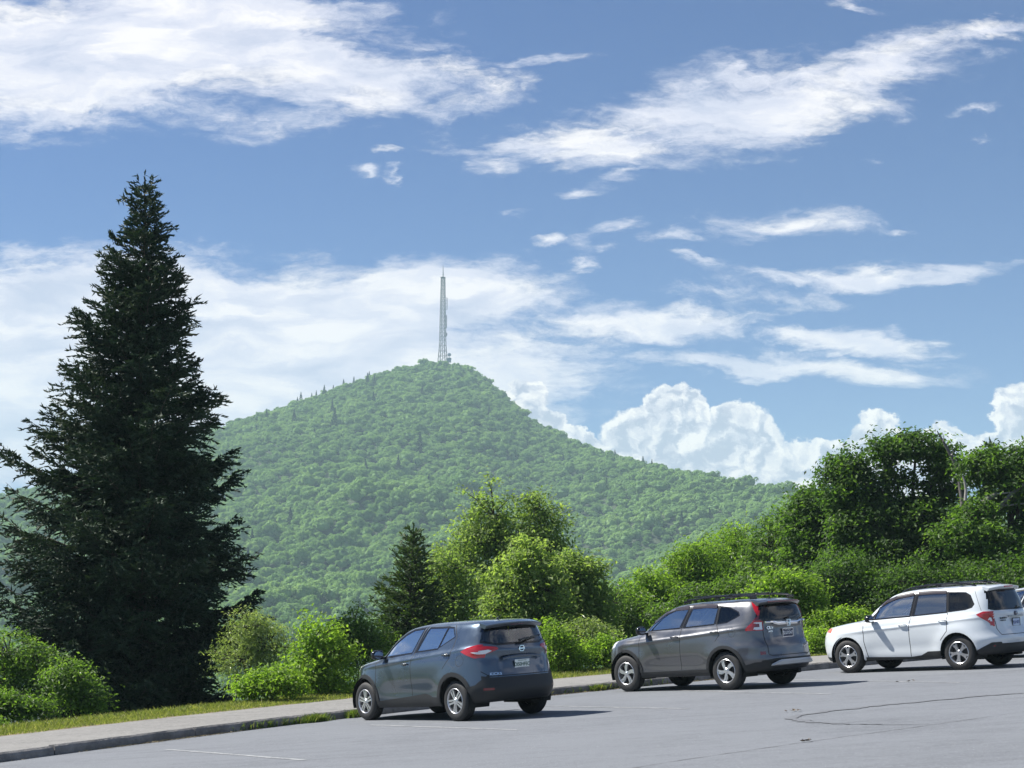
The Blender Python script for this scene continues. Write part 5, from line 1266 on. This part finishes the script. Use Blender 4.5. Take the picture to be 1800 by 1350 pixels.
def hexring(parent, x, y, z, r, m_, tilt=8):
    bm = bmesh.new(); M_ = facer(x, y, z, tilt); n_ = 6
    for k in range(n_):
        a, b = [2 * math.pi * (k + q) / n_ for q in (0, 1)]
        add_tube(bm, [M_ @ Vector((r * math.cos(a), r * .82 * math.sin(a), .008)), M_ @ Vector((r * math.cos(b), r * .82 * math.sin(b), .008))], r * .16, 6)
    add_box(bm, M_ @ Vector((0, 0, .008)), (.008, r * 2.1, r * .26))
    return obj_bm('badge', bm, m_, parent)
text_obj('badge_lettering', 'KICKS', .062, CHROME(), car1, onsurf(an['txt'], .55, .735), .003, True, 1.2)
hexring(car1, an['emb'][0] - .005, 0, 1.115, .058, CHROME())
def wiper(parent, x, z, y0, y1, rise, m_, tilt=-.10):
    bm = bmesh.new(); add_tube(bm, [(x - .02, y0, z), (x - .045, y0, z + .01), (x - .02, (y0 + y1) / 2, z + rise * .6), (x + .01, y1, z + rise)], [.022, .018, .010, .007], 8)
    add_tube(bm, [(x - .005, y0 * .7 + y1 * .3, z + rise * .25), (x + .015, y1 * 1.08 - y0 * .08, z + rise * 1.02)], .008, 6)
    return obj_bm('rear_wiper', bm, m_, parent)
wiper(car1, -2.01, 1.235, .02, -.42, .06, TRIM())
def loft_y(parent, name, prof, ys, fn, m_):
    bm = bmesh.new(); rows = []
    for y in ys: rows.append([bm.verts.new(fn(px_, pz_, y)) for px_, pz_ in prof])
    n_ = len(prof)
    for a, b in zip(rows, rows[1:]):
        for k in range(n_): bm.faces.new((a[k], a[(k + 1) % n_], b[(k + 1) % n_], b[k]))
    bm.faces.new(rows[0][::-1]); bm.faces.new(rows[-1]); bmesh.ops.recalc_face_normals(bm, faces=bm.faces)
    return obj_bm(name, bm, m_, parent, False)
def spoiler(parent, x0, z0, x1, z1, hw, m_, under=.05, top=.0):
    ys = np.linspace(-hw, hw, 15)
    prof = [(x0, z0), ((x0 + x1) / 2, (z0 + z1) / 2 + .012), (x1, z1), (x1 + .004, z1 - .018), (x1 + .05, z1 - under), (x0, z0 - under)]
    fn = lambda a, b, y: (a + .10 * (abs(y) / hw) ** 3 * (a < x0 - .02), y * (1 if a > x1 + .06 else 1.0), b - .035 * (abs(y) / hw) ** 2.5)
    return loft_y(parent, 'roof_spoiler', prof, ys, fn, m_)
spoiler(car1, -1.72, 1.562, -2.00, 1.522, .585, paint1, .055)
bm = bmesh.new(); add_box(bm, (-1.965, 0, 1.487), (.02, .26, .014)); obj_bm('brake_light', bm, REDD(), car1)
bm = bmesh.new(); add_tube(bm, [(-1.45, 0, 1.575), (-1.50, 0, 1.60), (-1.58, 0, 1.655)], [.022, .012, .004], 6); obj_bm('aerial', bm, TRIM(), car1)
# rounded handle moulding above the plate and the sharp upper lip of the tailgate
loft_y(car1, 'tailgate_handle', [(-2.07, 1.02), (-2.085, 1.005), (-2.08, .985), (-2.04, .98)], np.linspace(-.40, .40, 9), lambda a, b, y: (a + .03 * abs(y / .4) ** 3, y, b - .03 * abs(y / .4) ** 3), paint1)
# ---------------------------------------------------------------- bronze grey SUV
paint2 = pmat('warm_grey_metallic_paint', (.126, .128, .138), .32, metal=.75, coat=1, flake=.25)
fgl = [(.72, 1.185), (.62, 1.275), (.30, 1.44), (.02, 1.515), (-.32, 1.545), (-.14, 1.215)]
rgl = [(-.43, 1.545), (-1.07, 1.54), (-1.02, 1.25), (-.29, 1.22)]
qgl = [(-1.14, 1.54), (-1.38, 1.505), (-1.60, 1.42), (-1.63, 1.375), (-1.56, 1.345), (-1.35, 1.27), (-1.12, 1.252)]
rw = [(.72, 1.56), (-.72, 1.56), (-.74, 1.45), (-.70, 1.29), (-.60, 1.275), (.60, 1.275), (.70, 1.29), (.74, 1.45)]
CRV = dict(wb=2.62, tr=.3625, w2=.905, hole=.415, hy=.90, rim='swirl', rimr=.222, tailx=-2.3, crease=(1.02, .07), recess=(.46, .90, 1.16), flare=.024,
    rearbands=[(.80, .035, .07), (.55, .03, .06)], glass=(GL_T, GL_T, GL_PB), lining=(.04, .04, .042), seatz=.62,
    st=[(1.85, .28, -2.0, .36, .74, .27, 4, 7, 2.4), (2.12, .25, -2.19, .34, .84, .28, 4, 8, 2.4), (2.2, .45, -2.28, .47, .895, .42, 4, 8, 2.5), (2.21, .65, -2.28, .66, .906, .65, 4, 8, 2.6),
        (2.14, .88, -2.22, .82, .904, .88, 4, 8, 2.6), (2.0, 1.0, -2.19, .98, .895, 1.0, 4, 8, 2.6), (1.55, 1.08, -2.17, 1.12, .875, 1.08, 4, 8, 2.6), (1.18, 1.125, -2.155, 1.22, .848, 1.15, 6, 8, 2.8),
        (1.02, 1.16, -2.15, 1.27, .825, 1.195, 9, 8, 3.2), (.60, 1.40, -2.10, 1.44, .75, 1.40, 12, 9, 3.6), (.30, 1.545, -2.04, 1.55, .685, 1.545, 12, 9, 3.6), (.08, 1.605, -1.99, 1.615, .62, 1.61, 9, 9, 3.2),
        (-.3, 1.645, -1.75, 1.65, .48, 1.645, 5, 6, 2.4), (-.7, 1.655, -1.3, 1.66, .02, 1.662, 4, 4, 2)],
    regions=[('S', [(.90, 1.13), (.91, .36), (-.18, .36), (-.19, .95), (-.20, 1.18), (-.385, 1.59), (.0, 1.565), (.32, 1.47), (.64, 1.30), (.80, 1.19)], 'door'),
             ('S', [(-.18, .36), (-.19, .95), (-.20, 1.18), (-.385, 1.59), (-1.105, 1.585), (-1.09, 1.25), (-1.20, 1.05), (-1.10, .93), (-.90, .74), (-.86, .36)], 'door')]
        + [('S', circle(sx * 1.31, .37, .475), 'cladding') for sx in (1, -1)]
        + [('S', [(.92, .12), (.92, .375), (-.90, .405), (-.90, .12)], 'rocker'),
           ('S', [(-1.70, .12), (-1.72, .44), (-1.95, .50), (-2.4, .515), (-2.4, .12)], 'bumper'), ('B', [(1.1, .515), (.9, .51), (.5, .56), (-.5, .56), (-.9, .51), (-1.1, .515), (-1.1, .1), (1.1, .1)], 'bumper'),
           ('S', [(1.68, .10), (1.75, .45), (2.4, .52), (2.4, .1)], 'bumper'), ('F', [(-1, .1), (-1, .50), (1, .50), (1, .1)], 'bumper'),
           ('F', [(-.55, .72), (-.62, .92), (.62, .92), (.55, .72)], 'grille'),
           ('S', [(1.72, .90), (1.68, 1.01), (1.90, 1.00), (2.3, .95), (2.3, .84), (1.95, .84)], 'head'),
           ('BB', [(.90, .70), (.90, .625), (.66, .64), (.66, .70)], 'refl')]
        + [('S', circle(sx * 1.31, .37, .415), 'hole') for sx in (1, -1)]
        + [('S', grow(fgl, .028), 'trim'), ('S', grow(rgl, .026), 'trim'), ('S', grow(qgl, .020), 'trim'), ('S', [(-.33, 1.57), (-.42, 1.57), (-.27, 1.20), (-.17, 1.20)], 'trim'),
           ('S', [(-1.06, 1.56), (-1.15, 1.56), (-1.13, 1.24), (-1.02, 1.24)], 'trim')]
        + [('S', fgl, 'window'), ('S', rgl, 'pwindow'), ('S', qgl, 'pwindow2'), ('S', circle(-1.50, 1.08, .08, 20), 'fuel'),
           ('B', grow(rw, .03), 'trim'), ('B', rw, 'rwindow'), ('F', [(.62, 1.53), (.76, 1.19), (-.76, 1.19), (-.62, 1.53)], 'wshield'),
           ('S', [(-1.84, 1.585), (-2.4, 1.60), (-2.4, 1.085), (-1.80, 1.095), (-1.80, 1.13), (-1.96, 1.28), (-2.0, 1.34)], 'tail'),
           ('BB', [(1.1, 1.59), (.76, 1.585), (.785, 1.45), (.745, 1.29), (.60, 1.25), (.60, 1.09), (1.1, 1.09)], 'tail'),
           ('S', [(-1.92, 1.262), (-2.02, 1.36), (-2.4, 1.36), (-2.4, 1.262)], 'taild'), ('BB', [(1.1, 1.36), (.77, 1.36), (.735, 1.262), (1.1, 1.262)], 'taild'),
           ('BB', [(.82, 1.235), (.615, 1.235), (.615, 1.105), (.82, 1.105)], 'tailw'), ('BB', [(.76, 1.21), (.66, 1.21), (.66, 1.15), (.76, 1.15)], 'taild')]
        + seam('S', [(.905, 1.12), (.912, .38)]) + seam('S', [(-.39, 1.59), (-.205, 1.18), (-.19, .95), (-.18, .41)]) + seam('S', [(-1.11, 1.58), (-1.09, 1.25), (-1.20, 1.05), (-1.10, .93)])
        + seam('B', [(.615, 1.25), (.615, .64), (.56, .615), (-.56, .615), (-.615, .64), (-.615, 1.25)], .012) + seam('S', circle(-1.50, 1.08, .083, 20) + [(-1.417, 1.08)], .006)
        + seam('S', [(1.78, 1.035), (1.30, 1.09), (.905, 1.13)], .010),
    handles=[(-.06, 1.045, .20), (-1.08, 1.10, .20)], anchy={'h0': (-.06, 1.045), 'h1': (-1.08, 1.10), 'v': (-.1, 1.56)}, mirror=(.72, 1.19),
    anch={'plate': (0, 1.01), 'emb': (0, 1.2), 'txt': (.47, 1.12), 'low': (0, .62)})
def spec_patch(): pass
GL_Q = glassmat('dark_quarter_glass', (.04, .045, .07), 1.55, boost=1.1)
_bc = Shell.split
def _split(s, spec, parent, mats0, matmap):
    spec['pwindow2'] = ('quarter_window', GL_Q, -.006); return _bc(s, spec, parent, mats0, matmap)
Shell.split = _split
car2, o2, an, sh2 = build_car('parked_car', CRV, paint2, car_matrix(3.87, 34.58, 2.32))
tag(car2, 'warm grey SUV with roof rails and tall red lights beside its rear window', 'car', 'cars parked along the kerb')
plate(car2, an['plate'][0] - .014, 0, 1.02, 4, pmat('plate_dark', (.025, .03, .07), .35), WINK, 'SUUY347', 'NORTH CAROLINA', None, CHROME())
text_obj('badge_lettering', 'CR-V', .075, CHROME(), car2, onsurf(an['txt'], .47, 1.125), .004, True, 1.3)
text_obj('badge_lettering', 'AWD', .042, CHROME(), car2, onsurf(an['txt'], .47, 1.06, .016), .003, True, 1.4)
cx0 = an['emb'][0]
loft_y(car2, 'chrome_trim', [(-.0, .03), (-.03, .022), (-.036, .0), (-.03, -.030), (0, -.036)], np.linspace(-.60, .60, 25),
       lambda a, b, y: (cx0 + a + .06 * abs(y / .6) ** 4, y * .98, 1.20 + b * (1 if abs(y) < .42 else .6) + .03 * min(1, max(0, (abs(y) - .30) / .16))), CHROME())
bm = bmesh.new(); M_ = facer(cx0 - .045, 0, 1.20, 3)
for a, b in (((-.042, .045), (-.026, -.045)), ((.042, .045), (.026, -.045)), ((-.03, 0), (.03, 0))): add_tube(bm, [M_ @ Vector((*a, 0)), M_ @ Vector((*b, 0))], .009, 6)
rr_ = [(-.062, .052), (.062, .052), (.048, -.052), (-.048, -.052), (-.062, .052)]
for a, b in zip(rr_, rr_[1:]): add_tube(bm, [M_ @ Vector((*a, 0)), M_ @ Vector((*b, 0))], .006, 6)
obj_bm('badge', bm, CHROME(), car2)
sk = an['low'][0]
loft_y(car2, 'skid_plate', [(-.02, .50), (-.045, .53), (-.055, .50), (-.05, .44), (-.01, .42)], np.linspace(-.62, .62, 21),
       lambda a, b, y: (sk + a + .11 * abs(y / .62) ** 4, y, b - (.07 * max(0, abs(y) - .46) / .16 if b > .46 else -.0)), pmat('silver_plastic', (.42, .43, .44), .35, metal=.5))
spoiler(car2, -1.86, 1.642, -2.125, 1.604, .62, paint2, .055)
bm = bmesh.new(); add_box(bm, (-2.118, 0, 1.580), (.02, .9, .022), bev=.005); obj_bm('brake_light', bm, REDD(), car2)
for sg in (1, -1):
    bm = bmesh.new(); pts = [(-.10, 1.655), (-.22, 1.70), (-.9, 1.735), (-1.5, 1.73), (-1.82, 1.70), (-1.92, 1.655)]
    add_tube(bm, [(a, sg * (.565 + .01 * math.cos(a)), b) for a, b in pts], [.012, .018, .018, .018, .018, .012], 8)
    add_box(bm, (-.95, sg * .565, 1.695), (.10, .03, .06), bev=.008); add_box(bm, (-1.85, sg * .565, 1.665), (.16, .03, .05), bev=.008); add_box(bm, (-.18, sg * .565, 1.665), (.16, .03, .05), bev=.008)
    obj_bm('roof_rail', bm, TRIM(), car2)
for x in (-.42, -1.30):
    bm = bmesh.new(); add_box(bm, (x, 0, 1.755), (.07, 1.18, .025), bev=.01); obj_bm('roof_crossbar', bm, TRIM(), car2)
bm = bmesh.new(); add_tube(bm, [(-1.78, 0, 1.645), (-1.80, 0, 1.68), (-1.86, 0, 1.80)], [.025, .01, .004], 6); obj_bm('aerial', bm, TRIM(), car2)
wiper(car2, -2.16, 1.28, 0.0, -.40, .05, TRIM())
def visor(car, sh, pts, m_, name='window_visor'):
    ye_ = [sy_at(sh, x, z) for x, z in pts]; ym = sy_at(sh, pts[-1][0], 1.3); yt = ye_[-1]; sl = (ym - yt) / max(.05, pts[-1][1] - 1.3)
    for sg in (1, -1):
        bm = bmesh.new(); prev = None
        for i, (x, z) in enumerate(pts):
            y_ = ye_[i]; a = bm.verts.new((x, sg * (y_ - .004), z + .02)); b = bm.verts.new((x, sg * (y_ + .022), z - .01)); c = bm.verts.new((x, sg * (y_ + .045 * sl + .018), z - .045))
            if prev: bm.faces.new((prev[0], a, b, prev[1])); bm.faces.new((prev[1], b, c, prev[2]))
            prev = (a, b, c)
        obj_bm(name, bm, m_, car, False)
YE2 = lambda z: .685 + (1.545 - z) * .45
VIS = pmat('smoked_acrylic', (.05, .038, .036), .1, coat=1)
visor(car2, sh2, [(.60, 1.335), (.30, 1.485), (.02, 1.555), (-.32, 1.575)], VIS); visor(car2, sh2, [(-.42, 1.578), (-.75, 1.582), (-1.05, 1.570)], VIS)

# ---------------------------------------------------------------- white SUV
paint3 = pmat('white_paint', (.60, .64, .67), .30, metal=0, coat=1, var=(2.2, .025))
fgl = [(.62, 1.12), (.51, 1.32), (.16, 1.475), (-.05, 1.52), (-.32, 1.545), (-.22, 1.145)]
rgl = [(-.43, 1.545), (-1.08, 1.54), (-1.085, 1.185), (-.335, 1.152)]
qgl = [(-1.15, 1.54), (-1.52, 1.515), (-1.62, 1.46), (-1.70, 1.30), (-1.66, 1.25), (-1.52, 1.215), (-1.15, 1.19)]
rw = [(.66, 1.53), (-.66, 1.53), (-.72, 1.44), (-.74, 1.22), (-.62, 1.185), (.62, 1.185), (.74, 1.22), (.72, 1.44)]
FOR = dict(wb=2.64, tr=.352, w2=.895, hole=.405, hy=.885, rim='broad', rimr=.222, tailx=-2.3, crease=(.93, .06), recess=(.40, .80, 1.03), flare=.030,
    rearbands=[(.60, .045, .08), (1.10, .01, .05)], glass=(GL_T, GL_P, GL_PB), lining=(.07, .07, .07), seatz=.64, rockmat=BLACK(),
    st=[(1.90, .26, -2.0, .33, .74, .26, 4, 7, 2.4), (2.14, .25, -2.20, .31, .83, .26, 4.5, 8, 2.4), (2.24, .45, -2.28, .45, .885, .42, 4.5, 8, 2.5), (2.25, .62, -2.28, .62, .896, .62, 4.5, 8, 2.6),
        (2.20, .82, -2.24, .80, .896, .84, 4.5, 8, 2.6), (2.08, .95, -2.215, .96, .888, .95, 4.5, 8, 2.6), (1.65, 1.04, -2.20, 1.06, .872, 1.03, 4.5, 8, 2.6), (1.18, 1.095, -2.19, 1.13, .848, 1.085, 6, 8, 2.8),
        (1.02, 1.13, -2.17, 1.17, .828, 1.12, 9, 8, 3.2), (.64, 1.37, -2.10, 1.38, .765, 1.36, 12, 9, 3.6), (.30, 1.55, -2.02, 1.55, .705, 1.55, 12, 9, 3.6), (.08, 1.61, -1.97, 1.62, .645, 1.615, 9, 9, 3.2),
        (-.3, 1.655, -1.75, 1.66, .50, 1.655, 5, 6, 2.4), (-.7, 1.67, -1.3, 1.675, .02, 1.677, 4, 4, 2)],
    regions=[('S', [(.89, 1.07), (.88, .66), (.80, .30), (-.21, .30), (-.22, .90), (-.265, 1.12), (-.385, 1.585), (.02, 1.565), (.28, 1.46), (.56, 1.345), (.70, 1.13)], 'door'),
             ('S', [(-.21, .30), (-.22, .90), (-.265, 1.12), (-.385, 1.585), (-1.11, 1.58), (-1.115, 1.0), (-1.11, .80), (-.93, .60), (-.88, .30)], 'door')]
        + [('S', [(.90, .12), (.86, .325), (-.21, .300), (-.45, .325), (-.62, .40), (-.92, .405), (-.92, .12)], 'rocker'),
           ('S', [(-1.70, .12), (-1.72, .38), (-1.90, .47), (-2.02, .53), (-2.4, .535), (-2.4, .12)], 'bumper'), ('B', [(1.1, .535), (.62, .53), (.60, .50), (-.60, .50), (-.62, .53), (-1.1, .535), (-1.1, .1), (1.1, .1)], 'bumper'),
           ('S', [(1.75, .10), (1.80, .33), (2.4, .36), (2.4, .1)], 'bumper'), ('F', [(-1, .1), (-1, .34), (1, .34), (1, .1)], 'bumper'),
           ('F', [(-.50, .66), (-.58, .88), (.58, .88), (.50, .66)], 'grille'),
           ('S', [(1.78, .84), (1.72, .975), (1.92, .97), (2.4, .90), (2.4, .76), (2.0, .76)], 'head'), ('S', [(1.80, .86), (1.76, .955), (1.93, .95), (1.98, .88)], 'amber'),
           ('BB', [(.88, .475), (.88, .445), (.70, .445), (.70, .475)], 'refl')]
        + [('S', circle(sx * 1.32, .36, .405), 'hole') for sx in (1, -1)]
        + [('S', grow(fgl, .028), 'trim'), ('S', grow(rgl, .026), 'trim'), ('S', grow(qgl, .020), 'trim'), ('S', [(-.33, 1.57), (-.42, 1.57), (-.33, 1.13), (-.24, 1.13)], 'trim'),
           ('S', [(-1.07, 1.56), (-1.16, 1.56), (-1.16, 1.18), (-1.08, 1.18)], 'trim'), ('S', [(.66, 1.11), (.58, 1.25), (.76, 1.12), (.86, 1.08)], 'trim')]
        + [('S', fgl, 'window'), ('S', rgl, 'pwindow'), ('S', qgl, 'pwindow2'), ('B', grow(rw, .025), 'trim'), ('B', rw, 'rwindow'), ('F', [(.64, 1.53), (.76, 1.16), (-.76, 1.16), (-.64, 1.53)], 'wshield'),
           ('S', [(-1.76, 1.10), (-1.90, 1.15), (-2.4, 1.135), (-2.4, .86), (-2.05, .85), (-1.96, .95)], 'tail'), ('BB', [(1.1, 1.135), (.72, 1.13), (.665, 1.04), (.66, .95), (.70, .87), (1.1, .86)], 'tail'),
           ('BB', [(.86, 1.03), (.69, 1.03), (.685, .95), (.86, .97)], 'tailw'), ('S', [(-2.05, 1.02), (-2.12, .99), (-2.4, .97), (-2.4, 1.03)], 'tailw')]
        + seam('S', [(.893, 1.07), (.882, .66), (.81, .33)]) + seam('S', [(-.385, 1.585), (-.265, 1.12), (-.22, .90), (-.21, .31)]) + seam('S', [(-1.113, 1.58), (-1.117, 1.0), (-1.11, .80), (-.95, .62)])
        + seam('B', [(.80, 1.20), (.64, .95), (.64, .80), (.60, .675), (-.60, .675), (-.64, .80), (-.64, .95), (-.80, 1.20)], .012) + seam('S', [(-1.70, 1.60), (-1.86, 1.17)], .008)
        + seam('S', [(1.76, .985), (1.30, 1.045), (.893, 1.075)], .010),
    handles=[(-.08, .965, .20), (-1.02, 1.02, .20)], anchy={'h0': (-.08, .965), 'h1': (-1.02, 1.02)}, mirror=(.64, 1.12),
    anch={'plate': (0, .91), 'emb': (0, 1.08), 'txt': (.46, .98), 'h': (0, 1.03)})
car3, o3, an, sh3 = build_car('parked_car', FOR, paint3, car_matrix(8.797, 36.822, 2.38))
tag(car3, 'white sport utility car with black roof rails and dark tinted rear glass', 'car', 'cars parked along the kerb')
plate(car3, an['plate'][0] - .014, 0, .905, 3, pmat('plate_pale_blue', (.42, .50, .66), .35), pmat('navy_ink', (.03, .05, .2), .4), 'PLB 4071', None, None, DARKM())
text_obj('badge_lettering', 'SUBARU', .045, DARKM(), car3, onsurf(an['txt'], .46, 1.00), .003, True, 1.2)
text_obj('badge_lettering', 'FORESTER', .030, DARKM(), car3, onsurf(an['txt'], .47, .955), .003, True, 1.2)
bm = bmesh.new(); M_ = facer(an['emb'][0] - .004, 0, 1.085, 3); add_lathe(bm, [(1, -.01), (.95, .008), (.001, .012)], 24, lambda p, q, h: M_ @ Vector((p * .075, q * .042, h))); obj_bm('badge', bm, pmat('badge_blue', (.01, .015, .05), .2, coat=1), car3, True)
bm = bmesh.new(); M_ = facer(an['txt'][0] - .002, .40, .90, 3); add_lathe(bm, [(1, -.01), (.95, .003), (.001, .004)], 16, lambda p, q, h: M_ @ Vector((p * .024, q * .032, h))); obj_bm('sticker', bm, pmat('sticker_dark', (.03, .05, .06), .5), car3)
bm = bmesh.new(); add_box(bm, (an['h'][0] - .012, 0, 1.03), (.03, .62, .022), bev=.006); obj_bm('tailgate_handle', bm, pmat('grey_chrome', (.35, .35, .34), .3, metal=.8), car3)
spoiler(car3, -1.86, 1.652, -2.105, 1.616, .64, paint3, .055)
bm = bmesh.new(); add_box(bm, (-2.108, 0, 1.600), (.02, .34, .026), bev=.006); obj_bm('brake_light', bm, REDL(), car3)
for sg in (1, -1):
    bm = bmesh.new(); pts = [(.02, 1.615), (-.20, 1.685), (-.6, 1.722), (-1.1, 1.725), (-1.45, 1.705), (-1.70, 1.645)]
    add_tube(bm, [(a, sg * (.60 - .02 * abs(a + .8)), b) for a, b in pts], [.014, .020, .020, .020, .022, .014], 8)
    add_box(bm, (-.85, sg * .60, 1.69), (.12, .03, .06), bev=.008); obj_bm('roof_rail', bm, TRIM(), car3)
bm = bmesh.new(); add_box(bm, (-.75, 0, 1.655), (1.25, .92, .03), bev=.012); obj_bm('sunroof', bm, pmat('sunroof_glass', (.01, .012, .016), .05), car3)
for x in (-1.28,):
    bm = bmesh.new(); add_box(bm, (x, 0, 1.745), (.07, 1.18, .028), bev=.01); obj_bm('roof_crossbar', bm, TRIM(), car3)
bm = bmesh.new(); add_tube(bm, [(-1.72, .30, 1.64), (-1.78, .28, 1.70), (-1.92, .24, 1.84)], [.02, .008, .004], 6); obj_bm('aerial', bm, TRIM(), car3)
wiper(car3, -2.20, 1.20, 0.0, -.42, .03, TRIM())
YE3 = lambda z: .705 + (1.55 - z) * .34
visor(car3, sh3, [(.56, 1.335), (.34, 1.455), (.08, 1.53), (-.32, 1.573)], VIS); visor(car3, sh3, [(-.42, 1.576), (-.75, 1.58), (-1.08, 1.570)], VIS)

# ---------------------------------------------------------------- fourth car at the edge of the view
K4 = dict(KICK); K4['rim'] = 'broad'
paint4 = pmat('pale_silver_paint', (.60, .64, .66), .3, metal=.35, coat=1)
car4, o4, an, sh4 = build_car('parked_car', K4, paint4, car_matrix(12.1, 40.1, 2.42))
tag(car4, 'pale silver hatchback cut off by the right edge, beyond the white car', 'car', 'cars parked along the kerb')
bm = bmesh.new(); lp = [(-.02, .10), (.05, .02), (.06, -.06), (.0, -.12), (-.05, -.06), (-.02, .10), (.10, .16)]
YE4 = lambda z: .645 + (1.47 - z) * .52
add_tube(bm, [(.18 - a * 1.4, YE4(1.30 + b) - .03, 1.30 + b) for a, b in lp], .012, 6); obj_bm('hanging_strap', bm, pmat('pale_green_ribbon', (.55, .75, .65), .6), car4)

def lift(o, L, inv):
    for ch in o.children:
        if ch.name.startswith(('wheel', 'seat')): continue
        if ch.type == 'MESH':
            n_ = len(ch.data.vertices); a = np.empty(n_ * 3, np.float32); ch.data.vertices.foreach_get('co', a); a = a.reshape(-1, 3)
            a[:, 2] += L * np.clip((a[:, 2] - 1.08) / .42, 0, 1.25); ch.data.vertices.foreach_set('co', a.ravel()); ch.data.update()
        lift(ch, L, inv)
for c_, L in ((car1, .030), (car2, .035), (car3, .030), (car4, .03)): lift(c_, L, None)
